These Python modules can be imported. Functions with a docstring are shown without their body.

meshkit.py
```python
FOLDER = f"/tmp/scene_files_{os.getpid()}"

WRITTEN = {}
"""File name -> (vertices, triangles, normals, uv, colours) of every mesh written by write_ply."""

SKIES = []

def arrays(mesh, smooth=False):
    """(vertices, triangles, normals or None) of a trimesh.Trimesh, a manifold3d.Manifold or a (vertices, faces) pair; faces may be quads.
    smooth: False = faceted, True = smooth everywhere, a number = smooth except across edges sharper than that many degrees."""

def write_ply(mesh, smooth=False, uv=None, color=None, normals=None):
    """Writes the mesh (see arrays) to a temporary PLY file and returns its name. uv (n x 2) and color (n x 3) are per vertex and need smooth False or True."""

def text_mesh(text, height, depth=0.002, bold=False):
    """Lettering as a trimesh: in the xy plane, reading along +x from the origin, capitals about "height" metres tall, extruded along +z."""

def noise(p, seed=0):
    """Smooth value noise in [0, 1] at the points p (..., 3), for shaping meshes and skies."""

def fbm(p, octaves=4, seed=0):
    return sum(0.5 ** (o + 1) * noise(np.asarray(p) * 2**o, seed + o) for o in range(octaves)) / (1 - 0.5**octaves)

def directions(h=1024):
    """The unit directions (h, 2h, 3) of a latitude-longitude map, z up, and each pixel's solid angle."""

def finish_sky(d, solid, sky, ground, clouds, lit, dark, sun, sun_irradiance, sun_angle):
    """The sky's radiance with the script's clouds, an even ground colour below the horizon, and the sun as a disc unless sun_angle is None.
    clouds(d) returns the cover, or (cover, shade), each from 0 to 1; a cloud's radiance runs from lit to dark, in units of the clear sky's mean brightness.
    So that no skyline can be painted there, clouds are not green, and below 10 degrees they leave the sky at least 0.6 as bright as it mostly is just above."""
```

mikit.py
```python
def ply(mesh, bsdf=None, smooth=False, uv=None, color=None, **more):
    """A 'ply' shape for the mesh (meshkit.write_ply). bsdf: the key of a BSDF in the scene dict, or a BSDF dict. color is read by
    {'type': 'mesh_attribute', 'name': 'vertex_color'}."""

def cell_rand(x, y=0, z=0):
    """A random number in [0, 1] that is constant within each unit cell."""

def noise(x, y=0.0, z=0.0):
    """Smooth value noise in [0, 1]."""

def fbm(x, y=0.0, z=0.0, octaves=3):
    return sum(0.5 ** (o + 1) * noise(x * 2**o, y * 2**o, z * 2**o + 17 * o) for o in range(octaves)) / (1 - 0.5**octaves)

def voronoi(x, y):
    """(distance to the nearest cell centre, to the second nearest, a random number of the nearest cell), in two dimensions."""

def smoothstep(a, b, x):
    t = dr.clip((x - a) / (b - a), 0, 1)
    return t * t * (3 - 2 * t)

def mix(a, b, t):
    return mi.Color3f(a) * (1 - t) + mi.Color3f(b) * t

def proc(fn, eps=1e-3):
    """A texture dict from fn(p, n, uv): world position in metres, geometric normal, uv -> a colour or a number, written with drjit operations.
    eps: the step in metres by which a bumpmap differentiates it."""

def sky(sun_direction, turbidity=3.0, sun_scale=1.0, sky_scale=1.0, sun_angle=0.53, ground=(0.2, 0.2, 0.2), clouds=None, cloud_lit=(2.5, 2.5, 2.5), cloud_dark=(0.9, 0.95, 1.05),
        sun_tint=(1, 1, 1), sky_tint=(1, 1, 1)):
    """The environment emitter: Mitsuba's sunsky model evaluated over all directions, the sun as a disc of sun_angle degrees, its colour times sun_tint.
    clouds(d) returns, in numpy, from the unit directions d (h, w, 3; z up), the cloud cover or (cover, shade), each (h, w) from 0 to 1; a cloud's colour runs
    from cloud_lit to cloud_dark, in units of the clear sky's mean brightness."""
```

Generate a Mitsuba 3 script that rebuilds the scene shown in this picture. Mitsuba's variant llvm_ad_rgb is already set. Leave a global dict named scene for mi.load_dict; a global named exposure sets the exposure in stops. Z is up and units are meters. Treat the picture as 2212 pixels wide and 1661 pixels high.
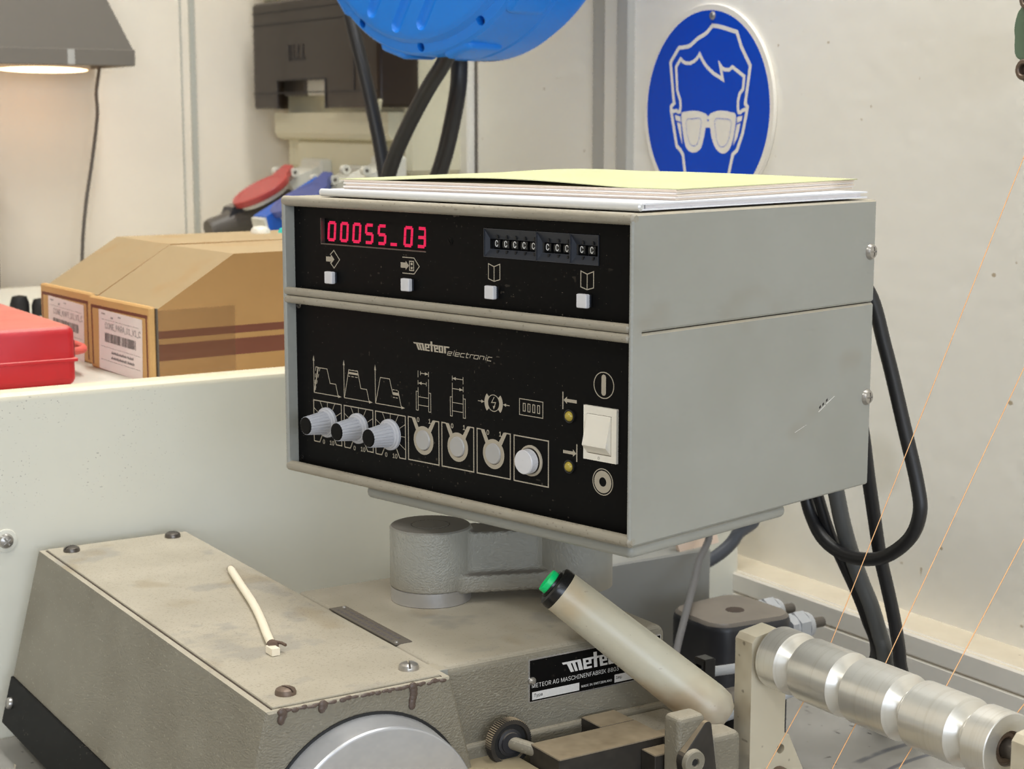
import math, random
import numpy as np
import trimesh, manifold3d
import drjit as dr
import mitsuba as mi
import mikit, meshkit
from shapely.geometry import Polygon, LineString, Point, box as sbox
from shapely.ops import unary_union
from shapely import affinity

random.seed(7)
rng = np.random.default_rng(7)
T = mi.ScalarTransform4f
scene, labels = {}, {}
CEN = np.array([0.0, 0.0, 1.30])

# ------------------------------------------------------------------ camera
PITCH, YAW = 0.1542, math.radians(32.0)
fwd = [math.sin(YAW) * math.cos(PITCH), math.cos(YAW) * math.cos(PITCH), -math.sin(PITCH)]
scene['camera'] = {'type': 'thinlens', 'fov': 2 * math.degrees(math.atan(1106 / 3682.35)), 'fov_axis': 'x',
                   'to_world': T().look_at(origin=[0, 0, 1.30], target=[fwd[0], fwd[1], 1.30 + fwd[2]], up=[0, 0, 1]),
                   'aperture_radius': 0.0015, 'focus_distance': 1.0, 'near_clip': 0.05, 'far_clip': 50.0}
exposure = -0.05


def srgb(r, g, b):
    c = np.array([r, g, b]) / 255.0
    return [float(x) for x in np.where(c <= 0.04045, c / 12.92, ((c + 0.055) / 1.055) ** 2.4)]


def rgb(v):
    return {'type': 'rgb', 'value': [float(x) for x in v]}


CEILING_LIGHT = 17.8      # ceiling lamps, warm white
WINDOW_LIGHT = 6.3        # daylight in the window panes
LAMPS = [(0.74, 0.95, 1.22, 'nearest the right wall'), (-0.95, 0.35, 0.95, 'left of the winding machine'), (-0.95, -1.7, 0.85, 'near the window')]
CEIL_Z = 3.0

# ------------------------------------------------------------------ materials
def P(base, rough=0.5, **k):
    d = {'type': 'principled', 'base_color': base if isinstance(base, dict) else rgb(base), 'roughness': rough}
    d.update(k)
    return {'type': 'twosided', 'bsdf': d} if 'spec_trans' not in k else d


def bump(tex, scale, bsdf):
    return {'type': 'bumpmap', 'arbitrary': tex, 'bsdf': bsdf['bsdf'] if bsdf['type'] == 'twosided' else bsdf, 'scale': scale}


def two(b):
    return {'type': 'twosided', 'bsdf': b}


N3 = lambda p, s, q=0.0: mikit.noise(p.x * s + q, p.y * s, p.z * s)
F3 = lambda p, s, o=3, q=0.0: mikit.fbm(p.x * s + q, p.y * s, p.z * s, octaves=o)
ss = mikit.smoothstep
mix = mikit.mix


def specks(p, s, lo, hi):
    return ss(lo, hi, N3(p, s, 31.0))


def wallfn(p, n, uv):
    c = mix(srgb(236, 232, 222), srgb(226, 221, 209), F3(p, 5.0))
    c = mix(c, srgb(160, 140, 105), specks(p, 90.0, 0.93, 0.97) * 0.8)
    return mix(c, srgb(168, 158, 130), ss(0.78, 0.92, N3(p, 14.0, 5.0)) * 0.25)


def farfn(p, n, uv):
    return mix(srgb(232, 223, 207), srgb(224, 215, 198), F3(p, 3.0))


def panelfn(p, n, uv):
    c = mix(srgb(216, 214, 202), srgb(207, 205, 190), F3(p, 6.0))
    top = ss(1.100, 1.107, p.z)
    c = mix(c, srgb(222, 208, 172), top * (0.4 + 0.5 * F3(p, 40.0)))
    zone = ss(0.52, 0.36, p.x) * ss(1.0, 1.06, p.z) * ss(1.115, 1.095, p.z)
    return mix(c, srgb(70, 66, 55), specks(p, 900.0, 0.78, 0.92) * zone * ss(0.35, 0.6, F3(p, 30.0)) * 0.7)


def greyfn(p, n, uv):
    c = mix(srgb(156, 157, 151), srgb(144, 144, 136), F3(p, 18.0))
    c = mix(c, srgb(128, 114, 92), ss(0.64, 0.88, F3(p, 26.0, 3, 9.0)) * 0.3)
    dust = ss(0.35, 0.9, n.z) * (0.35 + 0.65 * F3(p, 60.0))
    return mix(c, srgb(176, 163, 138), dust)


def beadfn(p, n, uv):
    c = mix(srgb(156, 150, 136), srgb(138, 131, 116), F3(p, 60.0))
    c = mix(c, srgb(172, 163, 144), ss(0.2, 0.9, n.z) * F3(p, 30.0, 3, 4.0))
    return mix(c, srgb(96, 86, 72), specks(p, 700.0, 0.78, 0.95) * 0.45)


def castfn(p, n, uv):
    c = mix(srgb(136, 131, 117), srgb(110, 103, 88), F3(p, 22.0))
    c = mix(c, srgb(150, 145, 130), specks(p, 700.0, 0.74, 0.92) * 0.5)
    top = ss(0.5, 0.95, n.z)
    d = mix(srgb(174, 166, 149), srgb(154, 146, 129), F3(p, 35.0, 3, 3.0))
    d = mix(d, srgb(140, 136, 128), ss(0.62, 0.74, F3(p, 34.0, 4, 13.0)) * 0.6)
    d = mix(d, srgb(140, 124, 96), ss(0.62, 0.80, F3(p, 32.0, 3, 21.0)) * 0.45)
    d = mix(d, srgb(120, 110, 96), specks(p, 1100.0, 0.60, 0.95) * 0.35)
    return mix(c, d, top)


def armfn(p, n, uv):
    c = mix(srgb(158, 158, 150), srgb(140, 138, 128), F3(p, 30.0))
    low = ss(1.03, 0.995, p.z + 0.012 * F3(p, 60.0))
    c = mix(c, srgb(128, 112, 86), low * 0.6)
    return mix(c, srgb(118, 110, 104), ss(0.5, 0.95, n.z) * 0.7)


def castrough(p, n, uv):
    return 0.36 + 0.44 * ss(0.5, 0.95, n.z)


def hammer(p, n, uv):
    return F3(p, 1250.0, 2)


def finegrain(p, n, uv):
    return F3(p, 600.0, 2)


def blackfn(p, n, uv):
    c = mix(srgb(8, 8, 8), srgb(13, 12, 12), F3(p, 30.0))
    c = mix(c, srgb(92, 84, 74), ss(0.55, 0.9, F3(p, 45.0, 3, 7.0)) * ss(0.78, 0.9, N3(p, 500.0, 3.0)) * 0.9)
    return mix(c, srgb(110, 100, 88), specks(p, 800.0, 0.93, 0.98) * 0.7)


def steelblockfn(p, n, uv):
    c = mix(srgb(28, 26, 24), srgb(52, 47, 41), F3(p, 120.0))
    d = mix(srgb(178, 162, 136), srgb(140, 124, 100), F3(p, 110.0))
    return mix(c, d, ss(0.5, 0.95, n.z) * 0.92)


def aluagedfn(p, n, uv):
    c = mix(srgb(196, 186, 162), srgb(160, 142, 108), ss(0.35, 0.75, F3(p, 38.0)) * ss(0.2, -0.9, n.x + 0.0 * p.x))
    c = mix(c, srgb(206, 200, 184), 0.35)
    return mix(c, srgb(84, 74, 60), specks(p, 240.0, 0.84, 0.95) * 0.6)


def ivoryfn(p, n, uv):
    c = mix(srgb(190, 187, 170), srgb(178, 170, 148), F3(p, 28.0))
    c = mix(c, srgb(176, 150, 110), ss(0.5, 0.8, F3(p, 34.0, 3, 2.0)) * 0.5)
    return mix(c, srgb(110, 80, 55), ss(0.985, 0.955, p.z) * F3(p, 70.0) * 0.9 + specks(p, 420.0, 0.92, 0.98) * 0.25)


def cardfn(p, n, uv):
    c = mix(srgb(178, 138, 88), srgb(164, 124, 74), F3(p, 14.0))
    c = mix(c, srgb(160, 141, 108), ss(0.25, 0.8, n.z) * 0.85)
    return mix(c, srgb(160, 122, 74), ss(0.45, 0.75, F3(p, 30.0, 3, 8.0)) * 0.35)


def redfn(p, n, uv):
    c = mix(srgb(188, 22, 28), srgb(170, 18, 28), F3(p, 12.0))
    c = mix(c, srgb(188, 62, 74), ss(0.4, 0.75, F3(p, 20.0, 3, 6.0)) * 0.5)
    return mix(c, srgb(214, 142, 122), ss(0.5, 0.95, n.z) * (0.35 + 0.4 * F3(p, 24.0, 3, 2.0)))


def benchfn(p, n, uv):
    c = mix(srgb(146, 144, 139), srgb(126, 123, 116), F3(p, 20.0))
    r = dr.sqrt(dr.square(p.x - 0.86) + dr.square(p.y - 0.66))
    arcs = ss(0.004, 0.001, dr.abs(r - 0.185)) + ss(0.003, 0.001, dr.abs(r - 0.162))
    c = mix(c, srgb(74, 76, 84), dr.minimum(arcs, 1.0) * ss(0.35, 0.55, F3(p, 40.0, 3, 3.0)) * 0.8)
    return mix(c, srgb(50, 46, 44), specks(p, 160.0, 0.86, 0.94) * 0.8)


def trunkfn(p, n, uv):
    c = mix(srgb(236, 231, 221), srgb(226, 220, 208), F3(p, 12.0))
    dust = ss(0.6, 0.95, n.z)
    c = mix(c, mix(srgb(210, 199, 176), srgb(188, 174, 148), F3(p, 45.0)), dust * 0.85)
    return mix(c, srgb(120, 108, 88), specks(p, 150.0, 0.9, 0.96) * 0.5)


def dustyblackfn(p, n, uv):
    c = mix(srgb(32, 33, 37), srgb(44, 44, 48), F3(p, 40.0))
    d = mix(srgb(124, 116, 106), srgb(108, 101, 93), F3(p, 50.0))
    return mix(c, d, ss(0.35, 0.9, n.z) * 0.9)


def rollerfn(p, n, uv):
    c = mix(srgb(234, 232, 226), srgb(218, 215, 206), F3(p, 60.0))
    streak = mikit.fbm(p.y * 900.0, p.z * 30.0, p.x * 30.0, octaves=2)
    return mix(c, srgb(180, 172, 152), ss(0.5, 0.9, streak) * 0.22)


def chuckfn(p, n, uv):
    return mix(srgb(206, 207, 210), srgb(190, 192, 197), F3(p, 180.0))


def sgn_paper(p, n, uv):
    return mix(srgb(182, 184, 142), srgb(170, 171, 130), F3(p, 20.0))


B = {}
B['wall_paint'] = two(bump(mikit.proc(lambda p, n, uv: F3(p, 60.0, 2), 2e-3), 0.0006, P(mikit.proc(wallfn), 0.45)))
B['far_paint'] = P(mikit.proc(farfn), 0.5)
B['panel_paint'] = P(mikit.proc(panelfn), 0.42)
B['box_grey'] = two(bump(mikit.proc(finegrain, 4e-4), 0.00022, P(mikit.proc(greyfn), 0.42)))
B['bead_paint'] = two(bump(mikit.proc(finegrain, 4e-4), 0.0004, P(mikit.proc(beadfn), 0.42)))
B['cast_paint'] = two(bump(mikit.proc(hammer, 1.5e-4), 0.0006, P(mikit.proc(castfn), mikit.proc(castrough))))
B['dusty_top'] = P(mikit.proc(castfn), 0.55)
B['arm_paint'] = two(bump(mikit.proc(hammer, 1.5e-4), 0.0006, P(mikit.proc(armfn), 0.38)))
B['black_face'] = P(mikit.proc(blackfn), 0.45, specular=0.09)
B['steel_block'] = P(mikit.proc(steelblockfn), 0.5)
B['alu_aged'] = P(mikit.proc(aluagedfn), 0.45, metallic=0.15)
B['ivory_paint'] = P(mikit.proc(ivoryfn), 0.33)
B['cardboard'] = P(mikit.proc(cardfn), 0.7)
B['red_case'] = P(mikit.proc(redfn), 0.42)
B['bench_paint'] = P(mikit.proc(benchfn), 0.5)
B['trunk_white'] = P(mikit.proc(trunkfn), 0.4)
B['dusty_black'] = P(mikit.proc(dustyblackfn), 0.4)
B['roller_alu'] = P(mikit.proc(rollerfn), 0.29, metallic=0.75)
B['chuck_alu'] = P(mikit.proc(chuckfn), 0.36, metallic=0.7)
B['green_paper'] = P(mikit.proc(sgn_paper), 0.7)
for k, c, r, e in [('print_silver', (164, 155, 138), 0.5, {}), ('print_white', (206, 204, 200), 0.5, {}), ('white_plastic', (206, 205, 207), 0.32, {}),
                   ('white_warm', (226, 220, 206), 0.32, {}), ('matt_black', (20, 20, 20), 0.6, {}), ('deep_black', (6, 6, 6), 0.45, {'specular': 0.12}), ('gloss_black', (18, 18, 19), 0.25, {}),
                   ('black_rubber', (28, 28, 30), 0.42, {}), ('grey_rubber', (84, 85, 84), 0.5, {}), ('dark_grey_plastic', (84, 78, 70), 0.45, {}),
                   ('cable_grey', (96, 95, 96), 0.5, {}), ('cable_slate', (66, 70, 78), 0.5, {}),
                   ('knob_white', (182, 183, 188), 0.35, {}), ('switch_blue_grey', (44, 47, 54), 0.4, {}), ('button_grey', (166, 164, 161), 0.35, {}),
                   ('sign_blue', (2, 66, 184), 0.45, {'specular': 0.25}), ('sign_white', (228, 222, 210), 0.4, {}),
                   ('reel_blue', (14, 122, 222), 0.4, {}), ('reel_dark', (8, 24, 60), 0.6, {}),
                   ('ebox_beige', (202, 196, 170), 0.4, {}), ('socket_white', (206, 204, 192), 0.4, {}),
                   ('flap_red', (170, 66, 62), 0.4, {}), ('flap_blue', (72, 82, 142), 0.4, {}), ('connector_blue', (20, 84, 180), 0.4, {}),
                   ('teal_plastic', (40, 206, 196), 0.4, {}), ('hood_grey', (106, 100, 91), 0.45, {}),
                   ('seam_grey', (176, 176, 166), 0.45, {}), ('joint_white', (216, 212, 202), 0.4, {}), ('joint_grey', (168, 166, 160), 0.4, {}),
                   ('brown_print', (110, 62, 44), 0.7, {}), ('card_edge', (194, 154, 98), 0.7, {}), ('dark_card', (96, 88, 78), 0.8, {}),
                   ('label_paper', (230, 218, 212), 0.6, {}), ('ink_grey', (96, 90, 90), 0.7, {}), ('ink_black', (40, 36, 36), 0.7, {}), ('tape', (196, 160, 120), 0.2, {}),
                   ('paper_white', (232, 226, 222), 0.65, {}), ('paper_cool', (224, 226, 232), 0.55, {}), ('paper_cream', (226, 212, 196), 0.65, {}),
                   ('green_bracket', (96, 118, 98), 0.38, {}), ('bolt_brown', (112, 96, 84), 0.45, {'metallic': 0.5}), ('bolt_dark', (60, 48, 40), 0.6, {}),
                   ('green_button', (0, 200, 112), 0.35, {}), ('wire_white', (232, 222, 200), 0.4, {}), ('burnt', (92, 74, 62), 0.7, {}),
                   ('pink_card', (214, 192, 174), 0.7, {}), ('box_blue_grey', (138, 138, 134), 0.45, {}), ('gland_grey', (172, 174, 176), 0.35, {}),
                   ('red_handle', (214, 96, 84), 0.4, {}), ('dark_red', (88, 18, 20), 0.5, {}), ('glue_brown', (84, 70, 62), 0.4, {}),
                   ('floor_grey', (120, 116, 110), 0.6, {}), ('ceiling_white', (226, 222, 212), 0.7, {}), ('room_white', (208, 202, 190), 0.7, {}),
                   ('yellow_lens', (168, 148, 60), 0.2, {}), ('steel', (176, 172, 166), 0.3, {'metallic': 0.8}), ('dark_steel', (104, 98, 92), 0.35, {'metallic': 0.8}),
                   ('alu_bright', (214, 214, 216), 0.25, {'metallic': 0.85}), ('binder_silver', (214, 216, 218), 0.25, {'metallic': 0.3}),
                   ('copper', (232, 176, 124), 0.35, {'metallic': 0.4}), ('brown_stain', (58, 46, 38), 0.6, {}), ('beige_base', (152, 139, 113), 0.55, {}),
                   ('label_grey', (112, 105, 96), 0.5, {'metallic': 0.3}),
                   ('knurl_dark', (70, 66, 62), 0.4, {'metallic': 0.5})]:
    B[k] = P(srgb(*c), r, **e)
B['smoky'] = {'type': 'blendbsdf', 'weight': 0.80, 'a': {'type': 'thindielectric'}, 'b': P(srgb(46, 35, 27), 0.3, specular=0.3)}
B['clear_tape'] = {'type': 'blendbsdf', 'weight': 0.10, 'a': {'type': 'thindielectric'}, 'b': P(srgb(196, 150, 110), 0.25)}
for k, v in B.items():
    scene['mat_' + k] = v


# ------------------------------------------------------------------ mesh helpers
def frame(o, eh, ed, ez=(0, 0, 1)):
    m = np.eye(4)
    m[:3, 0], m[:3, 1], m[:3, 2], m[:3, 3] = eh, ed, ez, o
    return m


I4 = np.eye(4)


def cat(*ms):
    flat = []
    for m in ms:
        flat += list(m) if isinstance(m, (list, tuple)) else [m]
    return trimesh.util.concatenate(flat)


def man(m):
    mm = m.to_mesh()
    return trimesh.Trimesh(np.array(mm.vert_properties[:, :3]), np.array(mm.tri_verts), process=False)


def tomani(m):
    return manifold3d.Manifold(manifold3d.Mesh(np.asarray(m.vertices, np.float32), np.asarray(m.faces, np.uint32)))


def hull(pts):
    return man(manifold3d.Manifold.hull_points(np.asarray(pts, float)))


def bx(x0, x1, y0, y1, z0, z1, c=0.0, mani=False):
    """A box with chamfered edges (c) or sharp (0)."""
    if c <= 0:
        pts = [(x, y, z) for x in (x0, x1) for y in (y0, y1) for z in (z0, z1)]
    else:
        pts = []
        for x, sx in ((x0, 1), (x1, -1)):
            for y, sy in ((y0, 1), (y1, -1)):
                for z, sz in ((z0, 1), (z1, -1)):
                    pts += [(x + sx * c, y + sy * c, z), (x + sx * c, y, z + sz * c), (x, y + sy * c, z + sz * c)]
    m = manifold3d.Manifold.hull_points(np.asarray(pts, float))
    return m if mani else man(m)


def rbx(x0, x1, y0, y1, z0, z1, r, seg=16, mani=False):
    s = manifold3d.Manifold.sphere(r, seg)
    ms = [s.translate((x, y, z)) for x in (x0 + r, x1 - r) for y in (y0 + r, y1 - r) for z in (z0 + r, z1 - r)]
    m = manifold3d.Manifold.batch_hull(ms)
    return m if mani else man(m)


def lathe(profile, n=48):
    """profile [(r, h)], axis z; closed at r = 0 if the ends are there."""
    return trimesh.creation.revolve(np.asarray(profile, float), sections=n)


AX = {'x': trimesh.geometry.align_vectors([0, 0, 1], [1, 0, 0]), 'y': trimesh.geometry.align_vectors([0, 0, 1], [0, 1, 0]),
      '-y': trimesh.geometry.align_vectors([0, 0, 1], [0, -1, 0]), '-x': trimesh.geometry.align_vectors([0, 0, 1], [-1, 0, 0]), 'z': np.eye(4)}


def at(m, axis='z', loc=(0, 0, 0)):
    m = m.copy()
    a = AX[axis] if isinstance(axis, str) else trimesh.geometry.align_vectors([0, 0, 1], axis)
    m.apply_transform(a)
    m.apply_translation(loc)
    return m


def spline(pts, n=12):
    P_ = np.asarray(pts, float)
    Q = np.vstack([2 * P_[0] - P_[1], P_, 2 * P_[-1] - P_[-2]])
    out = []
    for i in range(1, len(Q) - 2):
        t = np.linspace(0, 1, n, endpoint=False)[:, None]
        a, b, c, d = Q[i - 1], Q[i], Q[i + 1], Q[i + 2]
        out.append(0.5 * (2 * b + (c - a) * t + (2 * a - 5 * b + 4 * c - d) * t ** 2 + (3 * b - a - 3 * c + d) * t ** 3))
    return np.vstack(out + [P_[-1:]])


def tube(path, r, n=12):
    p = np.asarray(path, float)
    r = np.broadcast_to(np.asarray(r, float), (len(p),))
    t = np.gradient(p, axis=0)
    t /= np.linalg.norm(t, axis=1, keepdims=True)
    u = np.cross(t[0], [0.31, 0.2, 0.93])
    u /= np.linalg.norm(u)
    V = []
    ang = np.arange(n) * 2 * np.pi / n
    for i in range(len(p)):
        u = u - t[i] * (u @ t[i])
        u /= np.linalg.norm(u)
        w = np.cross(t[i], u)
        V.append(p[i] + r[i] * (np.cos(ang)[:, None] * u + np.sin(ang)[:, None] * w))
    V = np.vstack(V + [p[:1], p[-1:]])
    Fc = []
    k = len(p)
    for i in range(k - 1):
        for j in range(n):
            a, b = i * n + j, i * n + (j + 1) % n
            Fc += [(a, b, b + n), (a, b + n, a + n)]
    for j in range(n):
        Fc += [(k * n, (j + 1) % n, j), (k * n + 1, (k - 1) * n + j, (k - 1) * n + (j + 1) % n)]
    return trimesh.Trimesh(V, np.array(Fc), process=False)


def ext(poly, h):
    """Extrude a shapely polygon (or several) along +z."""
    ps = [g for g in getattr(poly, 'geoms', [poly]) if g.area > 1e-12]
    return cat([trimesh.creation.extrude_polygon(g, h, engine='earcut') for g in ps])


FLIP = np.array([[1, 0, 0, 0], [0, 0, -1, 0], [0, 1, 0, 0], [0, 0, 0, 1.0]])   # (x, y, h) -> (x, -h, y): art on a front plane, standing out towards the viewer


def art(poly, d0, th):
    m = ext(poly, th)
    m.apply_transform(FLIP)
    m.apply_translation((0, d0, 0))
    return m


def textart(s, h, d0, th, loc, bold=False, shear=0.0, sx=1.0):
    m = meshkit.text_mesh(s, h, th, bold)
    v = m.vertices.copy()
    v[:, 0] = v[:, 0] * sx + shear * v[:, 1]
    m = trimesh.Trimesh(v, m.faces, process=False)
    m.apply_transform(FLIP)
    m.apply_translation((loc[0], d0, loc[1]))
    return m


def ln(pts, w=0.5, closed=False):
    pts = list(pts) + ([pts[0], pts[1]] if closed else [])
    return LineString(pts).buffer(w / 2, cap_style='flat', join_style='mitre')


def arrow(p, q, w=0.5, hl=2.4, hw=2.0):
    p, q = np.array(p, float), np.array(q, float)
    d = (q - p) / np.linalg.norm(q - p)
    nn = np.array([-d[1], d[0]])
    b = q - d * hl
    return unary_union([LineString([p, b + d * 0.1]).buffer(w / 2, cap_style='flat'), Polygon([q, b + nn * hw / 2, b - nn * hw / 2])])


def mm(poly):
    return affinity.scale(poly, 0.001, 0.001, origin=(0, 0))


def ring(c, r1, r0):
    return Point(c).buffer(r1, 32).difference(Point(c).buffer(r0, 32))


used, given = {}, set()


def num(key):
    n = used.get(key, -1) + 1
    used[key] = n
    given.add(key if n == 0 else f'{key}_{n:03d}')
    return key if n == 0 else f'{key}_{n:03d}'


def add(key, mesh, mat, smooth=False, fr=None, **more):
    """One entry of the scene under the next free number of key."""
    k = key if key in given and key not in scene else num(key)
    if fr is not None:
        mesh = mesh.copy()
        mesh.apply_transform(fr)
    scene[k] = mikit.ply(mesh, 'mat_' + mat if mat else None, smooth=smooth, **more)
    return k


def lab(key, label, category=None, group=None, kind=None):
    d = {'label': label}
    if category:
        d['category'] = category
    if group:
        d['group'] = group
    if kind:
        d['kind'] = kind
    labels[key] = d


def struct(key, mesh, mat, label=None, smooth=False, fr=None):
    k = add(key, mesh, mat, smooth, fr)
    labels[k] = {'kind': 'structure'}
    if label:
        labels[k]['label'] = label
    return k


def pt(u):
    return np.asarray(u, float)


# ================================================================== the room
XW, YF = 1.0423, 2.15            # right wall, far wall
X0, Y0 = -4.0, -3.6
struct('wall_right', bx(XW, XW + 0.08, Y0, YF + 0.08, 0, CEIL_Z), 'wall_paint', 'off-white panelled wall behind the control box')
struct('wall_far', bx(X0, XW, YF, YF + 0.08, 0, CEIL_Z), 'far_paint', 'cream panelled wall behind the cardboard boxes')
struct('wall_left', bx(X0 - 0.08, X0, Y0, YF + 0.08, 0, CEIL_Z), 'room_white')
WX0, WX1, WZ0, WZ1 = -2.6, 0.7, 1.0, 2.4
struct('wall_back', cat(bx(X0, WX0, Y0 - 0.08, Y0, 0, CEIL_Z), bx(WX1, XW + 0.08, Y0 - 0.08, Y0, 0, CEIL_Z),
                        bx(WX0, WX1, Y0 - 0.08, Y0, 0, WZ0), bx(WX0, WX1, Y0 - 0.08, Y0, WZ1, CEIL_Z)), 'room_white')
struct('floor', bx(X0, XW + 0.08, Y0, YF + 0.08, -0.05, 0), 'floor_grey')
struct('ceiling', bx(X0, XW + 0.08, Y0, YF + 0.08, CEIL_Z, CEIL_Z + 0.08), 'ceiling_white')
nwin = 3
wv = (WX1 - WX0) / nwin
wf = [bx(WX0 + i * wv - 0.03, WX0 + i * wv + 0.03, Y0 - 0.05, Y0 + 0.01, WZ0, WZ1) for i in range(nwin + 1)] + [bx(WX0 - 0.03, WX1 + 0.03, Y0 - 0.05, Y0 + 0.01, z - 0.03, z + 0.03) for z in (WZ0, WZ1)]
struct('window_1__frame', cat(wf), 'joint_white')
labels['window_1'] = {'kind': 'structure'}
for i in range(nwin):
    k = num('window_1__pane')
    a, b = WX0 + i * wv + 0.03, WX0 + (i + 1) * wv - 0.03
    scene[k] = {'type': 'rectangle', 'to_world': T([[(b - a) / 2, 0, 0, (a + b) / 2], [0, 0, 1, Y0 - 0.03], [0, (WZ1 - WZ0) / 2, 0, (WZ0 + WZ1) / 2], [0, 0, 0, 1]]) @ T().scale([-1, 1, 1]),
                'bsdf': {'type': 'diffuse', 'reflectance': rgb((0.1, 0.1, 0.1))},
                'emitter': {'type': 'area', 'radiance': rgb([WINDOW_LIGHT * x for x in (0.84, 0.95, 1.12)])}}
for i, (lx, ly, lf, lw) in enumerate(LAMPS):
    k = num('ceiling_lamp')
    add(k + '__housing', cat(bx(lx - 0.17, lx - 0.155, ly - 0.62, ly + 0.62, CEIL_Z - 0.07, CEIL_Z - 0.001), bx(lx + 0.155, lx + 0.17, ly - 0.62, ly + 0.62, CEIL_Z - 0.07, CEIL_Z - 0.001),
                             bx(lx - 0.17, lx + 0.17, ly - 0.62, ly - 0.605, CEIL_Z - 0.07, CEIL_Z - 0.001), bx(lx - 0.17, lx + 0.17, ly + 0.605, ly + 0.62, CEIL_Z - 0.07, CEIL_Z - 0.001)), 'joint_white')
    scene[k + '__diffuser'] = {'type': 'rectangle', 'to_world': T().translate([lx, ly, CEIL_Z - 0.06]) @ T().rotate([1, 0, 0], 180) @ T().scale([0.155, 0.605, 1]),
                               'bsdf': {'type': 'diffuse', 'reflectance': rgb((0.5, 0.5, 0.5))}, 'emitter': {'type': 'area', 'radiance': rgb([CEILING_LIGHT * lf * x for x in (1.0, 1.0, 0.98)])}}
    lab(k, 'flat fluorescent ceiling lamp with white housing ' + lw, 'ceiling lamp', 'ceiling lamps out of view')

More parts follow.
